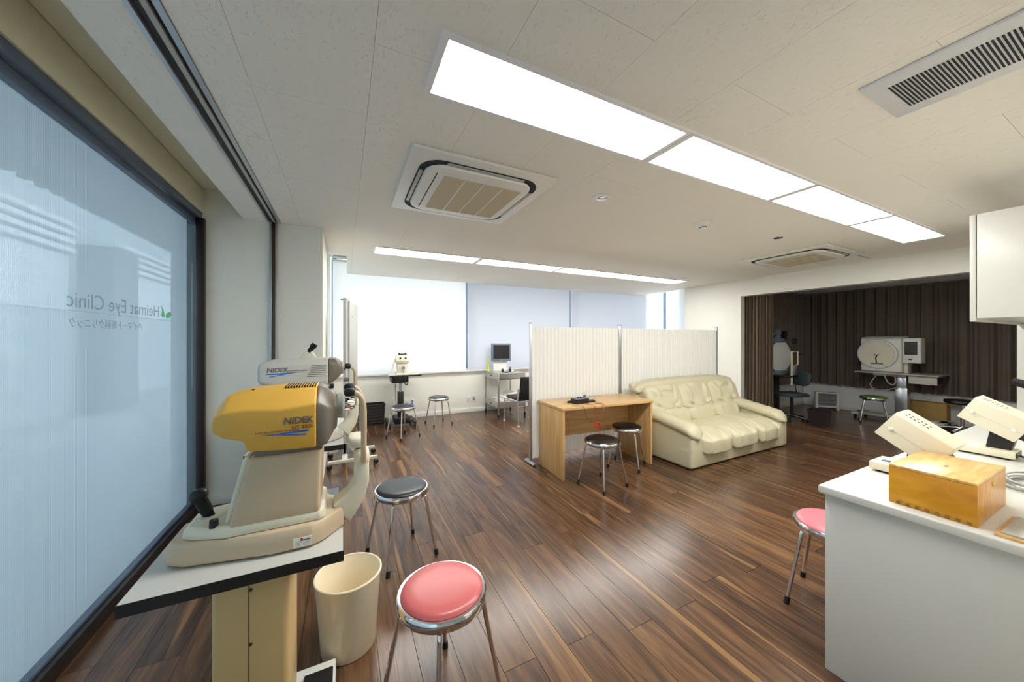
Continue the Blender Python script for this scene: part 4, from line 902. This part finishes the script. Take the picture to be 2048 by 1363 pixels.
# grey refractometer on the second table
rf = thing('refractometer', 'grey-white autorefractometer on the second table, behind the yellow tonometer', 'refractometer', (-0.012, 2.86, TZ))
MB().loft([[(x*0.99, y*0.97, 0.004) for x, y in pl], [(x, y, 0.05) for x, y in pl], [(x*0.975, y*0.93, 0.075) for x, y in pl]]).build('base', 'pale_grey', rf, bev=0.006)
MB().loft([[(-0.36, -0.114, 0.076), (-0.075, -0.114, 0.076), (-0.075, 0.114, 0.076), (-0.36, 0.114, 0.076)], [(-0.32, -0.105, 0.37), (-0.072, -0.105, 0.37), (-0.072, 0.105, 0.37), (-0.32, 0.105, 0.37)]]).build('body', 'pale_grey', rf, bev=0.014, seg=3)
BX(-0.37, -0.05, -0.10, 0.10, 0.371, 0.405).build('neck', 'grey_plastic', rf, bev=0.01)
def sec2(x, w, zb, zt): return [(x, -w*0.9, zb), (x, -w, zb+0.02), (x, -w, zt-0.035), (x, -w*0.8, zt), (x, w*0.8, zt), (x, w, zt-0.035), (x, w, zb+0.02), (x, w*0.9, zb)]
S = [sec2(-0.50, 0.09, 0.44, 0.545), sec2(-0.485, 0.118, 0.427, 0.567), sec2(-0.44, 0.125, 0.415, 0.582), sec2(-0.40, 0.125, 0.406, 0.586), sec2(-0.085, 0.125, 0.406, 0.592)]
h2 = MB().loft(S).build('head', 'pale_grey', rf, bev=0.008, seg=3, ang=50)
S = [sec2(-0.0845, 0.124, 0.407, 0.591), sec2(-0.045, 0.118, 0.43, 0.588), sec2(-0.012, 0.085, 0.46, 0.57), sec2(0.0, 0.06, 0.475, 0.555)]
MB().loft(S).build('nose', 'nose_grey', rf, bev=0.008, seg=2, ang=50)
LT([(0, -0.02), (0.05, -0.02), (0.046, 0.006), (0.03, 0.01), (0.025, 0.0), (0, 0.0)], (0.004, 0, 0.515), 24, 'x').build('lens_ring', 'pale_grey', rf)
for i in range(7): BX(-0.215+i*0.005, -0.10, -0.1262, -0.1245, 0.468+i*0.0125, 0.4705+i*0.0125).build('vent_slot', 'slot_dark', h2, smooth=False)
text('brand_lettering', 'NIDEK', 0.042, side_M(-0.445, 0.506, -0.1265), 'grey_ink', h2, outline=0.0011, sx=0.98, shear=0.15)
text('caption_lettering', 'AUTO REFRACTOMETER', 0.010, side_M(-0.325, 0.510, -0.1265), 'dark_ink', h2)
m = MB(); m.prism([(-0.45, 0.4975), (-0.36, 0.4985), (-0.23, 0.506), (-0.36, 0.489), (-0.44, 0.491)], 'y', -0.1265, -0.1245)
m.prism([(-0.43, 0.478), (-0.36, 0.489), (-0.30, 0.497), (-0.38, 0.481), (-0.43, 0.473)], 'y', -0.1265, -0.1245)
m.build('swoosh', 'blue_ink', h2, smooth=False)
chin_rest(rf, 0.02)
LT([(0, -0.02), (0.014, -0.02), (0.012, 0.02), (0, 0.02)], (0.03, -0.06, 0.43), 12, 'x').build('side_knob', 'nose_grey', rf)

# slit-lamp microscope on the third table
sl = thing('slit_lamp', 'slit-lamp microscope with black eyepiece rising behind the autorefractometer', 'microscope', (-0.28, 3.42, TZ))
BX(-0.14, 0.14, -0.13, 0.13, 0, 0.05).build('base', 'pale_grey', sl, bev=0.01)
TB([(0, 0, 0.05), (0, 0, 0.46)], 0.03, 16).build('column', 'grey_plastic', sl)
MB().loft([[(-0.07, -0.06, 0.45), (0.08, -0.06, 0.45), (0.08, 0.06, 0.45), (-0.07, 0.06, 0.45)], [(-0.05, -0.055, 0.58), (0.06, -0.055, 0.58), (0.06, 0.055, 0.58), (-0.05, 0.055, 0.58)], [(0.00, -0.045, 0.635), (0.035, -0.045, 0.625), (0.035, 0.045, 0.625), (0.00, 0.045, 0.635)]]).build('microscope_head', 'cream_plastic', sl, bev=0.006)
for s in (-1, 1):
    TB([(0.012, s*0.033, 0.615), (0.036, s*0.033, 0.652), (0.037, s*0.033, 0.653), (0.056, s*0.033, 0.683)], [0.019, 0.019, 0.024, 0.024], 16).build('eyepiece', 'black_rubber', sl)
LT([(0, 0), (0.02, 0), (0.016, 0.1), (0, 0.1)], (-0.16, 0.0, 0.05), 14).build('joystick', 'black_rubber', sl)
# ================================================================== COUNTER (right foreground)
CT = 0.81
bc = thing('base_cabinet', 'white base cabinet with plain end panel in the right foreground', 'cabinet', (3.5, 0.43, 0))
BX(-1.597, -1.577, -0.308, 0.309, 0, CT-0.037).build('end_panel', 'white_lam', bc, bev=0.002)
BX(-0.72, 1.615, -0.308, 0.285, 0.06, CT-0.037).build('carcass', 'white_lam', bc)
BX(-0.72, 1.615, -0.308, 0.23, 0, 0.06).build('plinth', 'black_edge', bc)
for i in range(4):
    x0 = -0.716+i*0.583; d = BX(x0, x0+0.579, 0.286, 0.306, 0.065, CT-0.045).build('door', 'white_lam', bc, bev=0.002)
    BX(x0+0.2, x0+0.32, 0.306, 0.318, CT-0.10, CT-0.088).build('handle', 'aluminium', d, bev=0.002)
wt = tag(BX(1.872, 5.118, 0.122, 0.752, CT-0.035, CT).build('worktop', 'white_lam', bev=0.006, seg=3), 'long white laminate worktop on the base cabinet', 'worktop')
uc = thing('wall_cabinet', 'white wall cabinet hanging above the counter at the right edge', 'cabinet', (3.775, 0.40, 1.586))
BX(0, 1.34, -0.278, 0.268, 0, 0.69).build('carcass', 'white_lam', uc, bev=0.001)
for i in range(3):
    d = BX(-0.001+i*0.447, 0.444+i*0.447, 0.272, 0.297, -0.02, 0.69).build('door', 'white_lam', uc, bev=0.0015)
# wooden lens box
wbx = thing('lens_box', 'honey-coloured wooden lens box with a sliding lid on the counter', 'box', (1.918, 0.338, CT), math.radians(0))
def qb(z): return [(0.0, 0, z), (0.372, 0, z), (0.362, 0.213, z), (0.012, 0.213, z)]
MB().loft([qb(0.0), qb(0.139)]).build('case', 'honey_wood', wbx, bev=0.0015)
MB().loft([qb(0.1395), qb(0.149)]).build('lid', 'honey_lid', wbx, bev=0.0015)
BX(0.15, 0.18, 0.098, 0.106, 0.1491, 0.1497).build('finger_slot', 'stained', wbx)
LT([(0, -0.003), (0.011, -0.003), (0.012, 0), (0, 0)], (0.19, 0.0, 0.118), 18, 'y').build('brass_plate', 'brass', wbx)
for i in range(8): MB().box(-0.0008, 0.0008, 0.012+i*0.024, 0.022+i*0.024, 0.004, 0.013).xf(Matrix.Translation((0.0005+0.0005*i, 0, 0))).build('finger_joint', 'stained', wbx, smooth=False)

def viewer(x, yb0, yb1, A, D_, depth, label):
    t = thing('tilting_viewer', label, 'device', (x, yb1, CT), 0, 'cream tilting viewer boxes on the counter'); A = Vector((0, A[0]-yb1, A[1]-CT)); D_ = Vector((0, D_[0]-yb1, D_[1]-CT))
    L_ = yb1-yb0; w = 0.155
    b = BX(0.0, w, -L_, 0, 0.010, 0.046).build('base', 'cream_plastic', t, bev=0.003)
    for y in (-L_+0.05, -0.05): BX(0.01, w-0.01, y-0.03, y+0.03, 0, 0.010).build('foot', 'black_rubber', b)
    BX(0.05, 0.075, -0.055, -0.03, 0.046, 0.051).build('switch', 'monitor_grey', b)
    BX(0.02, w-0.02, -L_-0.002, -L_+0.002, 0.014, 0.040).build('end_plate', 'black_plastic', b)
    ax = (D_-A).normalized(); up = Vector((0, -ax.z, ax.y)); up = up if up.z > 0 else -up
    if ax.y > 0: ax = -ax
    HX = -0.010; hgt, ln = 0.134, (D_-A).length
    def Q(s_, h_, xx): p_ = A+ax*s_+up*h_; return (xx, p_.y, p_.z)
    loop0 = [Q(0, 0, HX), Q(0, hgt*0.93, HX), Q(0, hgt, HX+0.015), Q(0, hgt, HX+depth-0.015), Q(0, hgt*0.93, HX+depth), Q(0, 0, HX+depth)]
    loop1 = [Q(ln, 0, HX), Q(ln, hgt*0.93, HX), Q(ln, hgt, HX+0.015), Q(ln, hgt, HX+depth-0.015), Q(ln, hgt*0.93, HX+depth), Q(ln, 0, HX+depth)]
    h_ = MB().loft([loop0, loop1]).build('lamp_head', 'cream_plastic', t, bev=0.002)
    for r_ in range(2):
        for c_ in range(6):
            s0 = 0.022+c_*0.0155; x0 = 0.022+r_*0.036
            MB().loft([[Q(s0, hgt-0.0005, x0), Q(s0, hgt-0.0005, x0+0.011), Q(s0+0.0075, hgt-0.0005, x0+0.011), Q(s0+0.0075, hgt-0.0005, x0)], [Q(s0, hgt+0.0006, x0), Q(s0, hgt+0.0006, x0+0.011), Q(s0+0.0075, hgt+0.0006, x0+0.011), Q(s0+0.0075, hgt+0.0006, x0)]]).build('vent_slot', 'slot_dark', h_, smooth=False)
    for s_ in (0.03, ln-0.03):
        c = Q(s_, hgt*0.42, HX); LT([(0, -0.013), (0.007, -0.012), (0.009, 0.0), (0, 0.0)], c, 12, 'x').build('knob', 'white_plastic', h_)
    MB().loft([[Q(0.0, hgt*0.40, HX-0.0008), Q(ln, hgt*0.40, HX-0.0008), Q(ln, hgt*0.406, HX-0.0008), Q(0, hgt*0.406, HX-0.0008)], [Q(0.0, hgt*0.40, HX+0.0005), Q(ln, hgt*0.40, HX+0.0005), Q(ln, hgt*0.406, HX+0.0005), Q(0, hgt*0.406, HX+0.0005)]]).build('seam', 'grey_plastic', h_, smooth=False)
    c0 = Q(ln*0.62, 0.005, 0); 
    MB().loft([[(0.05, c0[1]-0.05, 0.044), (0.115, c0[1]-0.05, 0.044), (0.115, c0[1]+0.03, 0.044), (0.05, c0[1]+0.03, 0.044)], [(0.05, *Q(ln*0.98, -0.0002, 0)[1:]), (0.115, *Q(ln*0.98, -0.0002, 0)[1:]), (0.115, *Q(ln*0.55, -0.0002, 0)[1:]), (0.05, *Q(ln*0.55, -0.0002, 0)[1:])]]).build('hinge', 'black_plastic', t, bev=0.002)
    MB().loft([[Q(ln-0.002, 0.012, 0.05), Q(ln-0.002, hgt*0.5, 0.05), Q(ln-0.002, hgt*0.5, 0.12), Q(ln-0.002, 0.012, 0.12)], [Q(ln+0.035, 0.012, 0.055), Q(ln+0.035, hgt*0.42, 0.055), Q(ln+0.035, hgt*0.42, 0.115), Q(ln+0.035, 0.012, 0.115)]]).build('rear_socket', 'black_plastic', t)
    return t
viewer(2.302, 0.40, 0.725, (0.7035, 1.0), (0.53, 0.884), 0.16, 'cream tilting viewer box behind the wooden lens box')
viewer(3.13, 0.435, 0.68, (0.621, 1.012), (0.437, 0.912), 0.16, 'cream tilting viewer box farther along the counter')
pc = thing('power_cord', 'black power cord behind the farther viewer box', 'cable', (3.2, 0.42, CT))
TB(smooth_path([(0, 0.01, 0.022), (0.0, -0.05, 0.012), (0.10, -0.10, 0.006), (0.22, -0.16, 0.006)]), 0.005, 8).build('cord', 'black_plastic', pc)
cc = thing('cable_coil', 'coil of grey cable lying on the counter behind the wooden box', 'cable', (2.66, 0.33, CT))
for i in range(6):
    MB().tube([(0.012*math.sin(i*2)+(0.085+0.008*(i % 3))*math.cos(a)*1.3, 0.008*math.cos(i*3)+(0.06+0.006*(i % 2))*math.sin(a), 0.004+0.0065*i) for a in (2*PI*k/28 for k in range(28))], 0.0034, 8, True).build('loop', 'grey_cable', cc)
ty = thing('tray', 'thin wooden tray with grey top at the counter edge', 'tray', (1.90, 0.128, CT))
BX(0.0, 0.24, 0.0, 0.175, 0, 0.008).build('board', 'beech', ty, bev=0.001); BX(0.018, 0.23, 0.0, 0.165, 0.008, 0.014).build('top_sheet', 'grey_plastic', ty, bev=0.001)
bi = thing('binocular_viewer', 'grey binocular instrument with black eyepiece at the right edge of the counter', 'instrument', (4.62, 0.43, CT))
BX(-0.14, 0.2, -0.15, 0.13, 0, 0.05).build('base', 'pale_grey', bi, bev=0.008)
MB().loft([[(-0.05, -0.12, 0.05), (0.15, -0.12, 0.05), (0.15, 0.08, 0.05), (-0.05, 0.08, 0.05)], [(-0.08, -0.12, 0.33), (0.12, -0.12, 0.33), (0.12, 0.16, 0.33), (-0.08, 0.16, 0.33)]]).build('body', 'pale_grey', bi, bev=0.008)
TB([(0.0, 0.155, 0.29), (0.0, 0.225, 0.315)], [0.032, 0.026], 16).build('eyepiece', 'black_rubber', bi)

# ================================================================== ALCOVE
pt = thing('perimeter_table', 'grey motorised table carrying the white perimeter in the alcove', 'table', (8.72, 2.36, 0))
BX(-0.27, 0.27, -0.50, 0.50, 0.835, 0.86).build('tabletop', 'grey_plastic', pt, bev=0.008)
BX(-0.20, 0.05, -0.47, -0.16, 0.70, 0.834).build('drawer_box', 'pale_grey', pt, bev=0.004)
BX(-0.19, 0.04, -0.476, -0.471, 0.71, 0.82).build('rear_plate', 'black_plastic', pt)
BX(-0.15, 0.15, -0.12, 0.28, 0.795, 0.834).build('mount_plate', 'pale_grey', pt)
BX(-0.06, 0.06, -0.10, 0.02, 0.52, 0.795).build('upper_column', 'aluminium', pt, bev=0.006)
BX(-0.075, 0.075, -0.115, 0.035, 0.10, 0.60).build('column', 'aluminium', pt, bev=0.008)
BX(-0.10, 0.10, -0.55, 0.55, 0.055, 0.10).build('base_beam', 'pale_grey', pt, bev=0.008)
for y in (-0.5, 0.5):
    BX(-0.25, 0.25, y-0.05, y+0.05, 0.06, 0.10).build('foot', 'pale_grey', pt, bev=0.008)
    for x in (-0.22, 0.22): LT([(0, -0.015), (0.03, -0.015), (0.03, 0.015), (0, 0.015)], (x, y, 0.03), 16, 'y').build('wheel', 'black_rubber', pt)
TB(smooth_path([(-0.2, 0.14, 0.86), (-0.275, 0.10, 0.80), (-0.28, 0.06, 0.70), (-0.275, 0.0, 0.66), (-0.275, -0.03, 0.72), (-0.2, 0.0, 0.82)]), 0.010, 8).build('hose', 'grey_cable', pt)
TB(smooth_path([(-0.1, 0.25, 0.80), (-0.15, 0.32, 0.62), (-0.15, 0.20, 0.53), (-0.1, 0.0, 0.60)]), 0.009, 8).build('cord', 'grey_cable', pt)
hp_ = thing('visual_field_perimeter', 'white visual field perimeter with round bowl and side screen in the alcove', 'perimeter', (8.72, 2.52, 0.86))
def py(x, w0, w1, z0, z1): return [(x, w0, z0), (x, w1, z0), (x, w1, z1), (x, w0, z1)]
MB().loft([py(-0.20, -0.24, 0.27, 0.02, 0.58), py(-0.14, -0.25, 0.28, 0.0, 0.615), py(0.10, -0.25, 0.28, 0.0, 0.64), py(0.26, -0.20, 0.23, 0.02, 0.55)]).build('housing', 'white_plastic', hp_, bev=0.02, seg=3)
LT([(0.20, 0.0), (0.255, 0.0), (0.262, -0.025), (0.25, -0.05), (0.225, -0.058), (0.215, -0.045), (0.205, -0.03)], (-0.195, 0.05, 0.32), 40, 'x').build('bowl_rim', 'white_plastic', hp_)
LT([(0.214, -0.042), (0.19, -0.020), (0.14, -0.014), (0.07, -0.011), (0.0, -0.010)], (-0.195, 0.05, 0.32), 40, 'x').build('bowl', 'cream_plastic', hp_)
BX(-0.245, -0.22, -0.03, 0.13, 0.14, 0.165).build('chin_rest', 'monitor_grey', hp_, bev=0.006)
TB(smooth_path([(-0.24, 0.05, 0.16), (-0.24, 0.06, 0.24), (-0.24, 0.05, 0.29)]), 0.008, 8).build('lens_holder', 'dark_frame', hp_)
for s in (-1, 1): TB([(-0.24, 0.05, 0.285), (-0.24, 0.05+s*0.03, 0.315)], 0.006, 8).build('lens_fork', 'dark_frame', hp_)
BX(-0.20, -0.195, -0.08, 0.16, 0.44, 0.485).build('shade_strip', 'pale_grey', hp_)
sc_ = BX(-0.24, -0.02, -0.47, -0.262, 0.18, 0.60).build('screen_unit', 'white_plastic', hp_, bev=0.015, seg=3)
BX(-0.2425, -0.238, -0.43, -0.285, 0.32, 0.54).build('display', 'screen_dark', sc_)
BX(-0.243, -0.240, -0.37, -0.33, 0.235, 0.255).build('disk_slot', 'black_plastic', sc_)
LT([(0, -0.004), (0.014, -0.004), (0.014, 0), (0, 0)], (-0.24, -0.30, 0.245), 14, 'x').build('dial', 'pale_grey', sc_)
BX(-0.14, 0.02, -0.30, -0.2505, 0.0, 0.19).build('side_pillar', 'pale_grey', hp_, bev=0.006)

gp = thing('dome_perimeter', 'grey dome perimeter on a dark table at the alcove curtain', 'perimeter', (7.32, 3.49, 0))
BX(-0.30, 0.32, -0.24, 0.24, 0.76, 0.785).build('tabletop', 'black_plastic', gp, bev=0.004)
BX(-0.08, 0.08, 0.06, 0.20, 0.06, 0.76).build('pedestal', 'black_plastic', gp, bev=0.01)
BX(-0.2, 0.2, 0.03, 0.26, 0.0, 0.06).build('base', 'black_plastic', gp, bev=0.01)
def rot_dome(mb): return mb.xf(Matrix.Translation((0.02, 0.02, 1.115)) @ Matrix.Rotation(math.radians(-6), 4, 'Z'))
rot_dome(LT([(0, 0.30), (0.13, 0.27), (0.23, 0.19), (0.29, 0.08), (0.30, 0.0), (0.285, 0.0), (0.275, 0.08), (0.21, 0.18), (0.12, 0.25), (0, 0.28)], (0, 0, 0), 44, 'y')).build('dome', 'monitor_grey', gp)
rot_dome(LT([(0, 0.265), (0.12, 0.235), (0.20, 0.165), (0.262, 0.07), (0.286, -0.004), (0.298, -0.004)], (0, 0, 0), 44, 'y')).build('bowl', 'bowl_white', gp)
BX(-0.12, 0.16, -0.06, 0.16, 0.785, 0.86).build('dome_foot', 'monitor_grey', gp, bev=0.01)
BX(-0.10, 0.12, 0.0, 0.14, 1.38, 1.46).build('lamp_housing', 'monitor_grey', gp, bev=0.01)
BX(-0.03, 0.05, 0.02, 0.10, 1.46, 1.62).build('lamp_tower', 'monitor_grey', gp, bev=0.008)
TB([(-0.14, 0.05, 1.54), (0.12, 0.05, 1.56)], 0.022, 12).build('projector_arm', 'steel_grey', gp)
LT([(0, 0), (0.035, 0), (0.035, 0.07), (0, 0.07)], (0.10, 0.05, 1.555), 16, 'x').build('projector', 'chrome', gp)
BX(0.10, 0.20, 0.0, 0.12, 1.44, 1.60).build('control_box', 'black_plastic', gp)
MB().superell((0.02, -0.20, 1.40), (0.06, 0.035, 0.05), 0.7, 14, 8).build('pantograph_head', 'black_plastic', gp)
TB([(-0.12, -0.22, 0.62), (-0.12, -0.22, 1.22)], 0.016, 10).build('head_post', 'cream_plastic', gp)
TB([(-0.12, -0.22, 1.22), (0.02, -0.25, 1.22), (0.02, -0.25, 0.98), (-0.04, -0.25, 0.98)], 0.011, 8).build('head_frame', 'cream_plastic', gp)
TB([(0.02, -0.25, 1.17), (0.24, -0.20, 1.16)], 0.014, 8).build('marker_arm', 'black_plastic', gp)
BX(-0.10, 0.02, -0.25, -0.22, 0.80, 0.98).build('chin_support', 'steel_grey', gp, bev=0.004)
LT([(0, 0), (0.02, 0), (0.018, 0.22), (0, 0.23)], (0.12, -0.19, 0.42), 12).build('crank_handle', 'chrome', gp)

oc = thing('swivel_chair', 'dark green swivel chair beside the dome perimeter in the alcove', 'chair', (7.14, 3.24, 0), math.radians(-20))
MB().superell((0, 0, 0.465), (0.21, 0.20, 0.035), 0.5, 28, 10).build('seat', 'dark_teal', oc, ang=80)
MB().superell((0.24, 0.03, 0.74), (0.035, 0.17, 0.13), 0.6, 20, 14, lambda p: (p.x+0.25*p.z-0.6*p.y*p.y, p.y, p.z)).build('backrest', 'dark_teal', oc, ang=80)
for y in (0.0, 0.05): TB(smooth_path([(0.10, y, 0.42), (0.24, y, 0.43), (0.27, y, 0.55), (0.27, y, 0.70)]), 0.011, 8).build('back_bar', 'aluminium', oc)
TB([(0, 0, 0.09), (0, 0, 0.44)], 0.025, 14).build('gas_lift', 'black_plastic', oc)
for k in range(5):
    a = 2*PI*k/5; l = TB([(0, 0, 0.10), (0.22*math.cos(a), 0.22*math.sin(a), 0.065)], [0.022, 0.014], 8).build('base_arm', 'black_plastic', oc)
    LT([(0, -0.014), (0.026, -0.014), (0.026, 0.014), (0, 0.014)], (0.22*math.cos(a), 0.22*math.sin(a), 0.026), 14, 'x').build('wheel', 'black_rubber', l)
def tub(x, y, hx, hy, h_, label, nm='waste_bin', mm='dark_frame'):
    t = thing(nm, label, 'bin', (x, y, 0), math.radians(12)); A_ = [(-hx, -hy), (hx, -hy), (hx, hy), (-hx, hy)]
    MB().loft([[(a*0.85, b*0.85, 0) for a, b in A_], [(a, b, h_) for a, b in A_], [(a*0.95, b*0.95, h_) for a, b in A_], [(a*0.82, b*0.82, 0.01) for a, b in A_]]).build('tub', mm, t)
    for s in (-1, 1): BX(-hx, hx, s*hy-0.006, s*hy+0.006, h_-0.015, h_+0.004).build('rim', mm, t, bev=0.002)
tub(7.18, 2.86, 0.16, 0.13, 0.26, 'dark brown bin on the floor behind the sofa arm')
ht = thing('panel_heater', 'small white framed heater standing under the alcove curtain', 'heater', (8.86, 3.42, 0), math.radians(-52))
for x in (-0.18, 0.15): BX(x, x+0.04, -0.05, 0.05, 0, 0.33).build('side_post', 'white_plastic', ht, bev=0.005)
BX(-0.18, 0.19, -0.05, 0.05, 0.33, 0.36).build('top_panel', 'white_plastic', ht, bev=0.005)
BX(-0.14, 0.15, -0.03, 0.03, 0.05, 0.08).build('bottom_rail', 'white_plastic', ht)
BX(-0.14, 0.15, 0.025, 0.03, 0.08, 0.33).build('reflector', 'steel_grey', ht)
for z in (0.14, 0.21, 0.28): TB([(-0.14, -0.02, z), (0.15, -0.02, z)], 0.008, 8).build('heating_tube', 'aluminium', ht)
BX(0.02, 0.14, -0.04, -0.01, 0.361, 0.366).build('control_strip', 'slot_dark', ht)
cb_ = thing('cardboard_box', 'open brown cardboard box behind the perimeter table leg', 'box', (9.075, 2.15, 0))
BX(-0.10, 0.10, -0.26, 0.24, 0.06, 0.36).build('carton', 'cardboard', cb_)
MB().box(-0.10, 0.10, -0.38, -0.262, 0.355, 0.36).build('flap', 'cardboard', cb_); BX(-0.10, 0.10, -0.26, 0.24, 0, 0.058).build('pallet', 'cardboard', cb_)
so = thing('wall_socket', 'white double socket under the alcove curtain', 'socket', (9.2, 1.66, 0.26), 0)
BX(-0.008, 0, -0.06, 0.06, -0.06, 0.06).build('plate', 'white_plastic', so, bev=0.003)
for z in (-0.022, 0.022): BX(-0.011, -0.008, -0.014, 0.014, z-0.012, z+0.012).build('outlet', 'pale_grey', so)
ds = thing('rolling_stool', 'black rolling stool on casters in the alcove, behind the counter', 'stool', (8.42, 1.62, 0))
LT([(0, 0.46), (0.17, 0.46), (0.185, 0.48), (0.18, 0.515), (0.12, 0.525), (0, 0.527)], seg=32).build('seat', 'charcoal_vinyl', ds)
TB([(0, 0, 0.08), (0, 0, 0.46)], 0.022, 14).build('gas_lift', 'chrome', ds)
for k in range(5):
    a = 2*PI*k/5+0.5; l = TB([(0, 0, 0.10), (0.25*math.cos(a), 0.25*math.sin(a), 0.075)], [0.022, 0.016], 8).build('base_arm', 'chrome', ds)
    LT([(0, -0.016), (0.03, -0.016), (0.03, 0.016), (0, 0.016)], (0.25*math.cos(a), 0.25*math.sin(a), 0.03), 14, 'x').build('wheel', 'black_rubber', l)
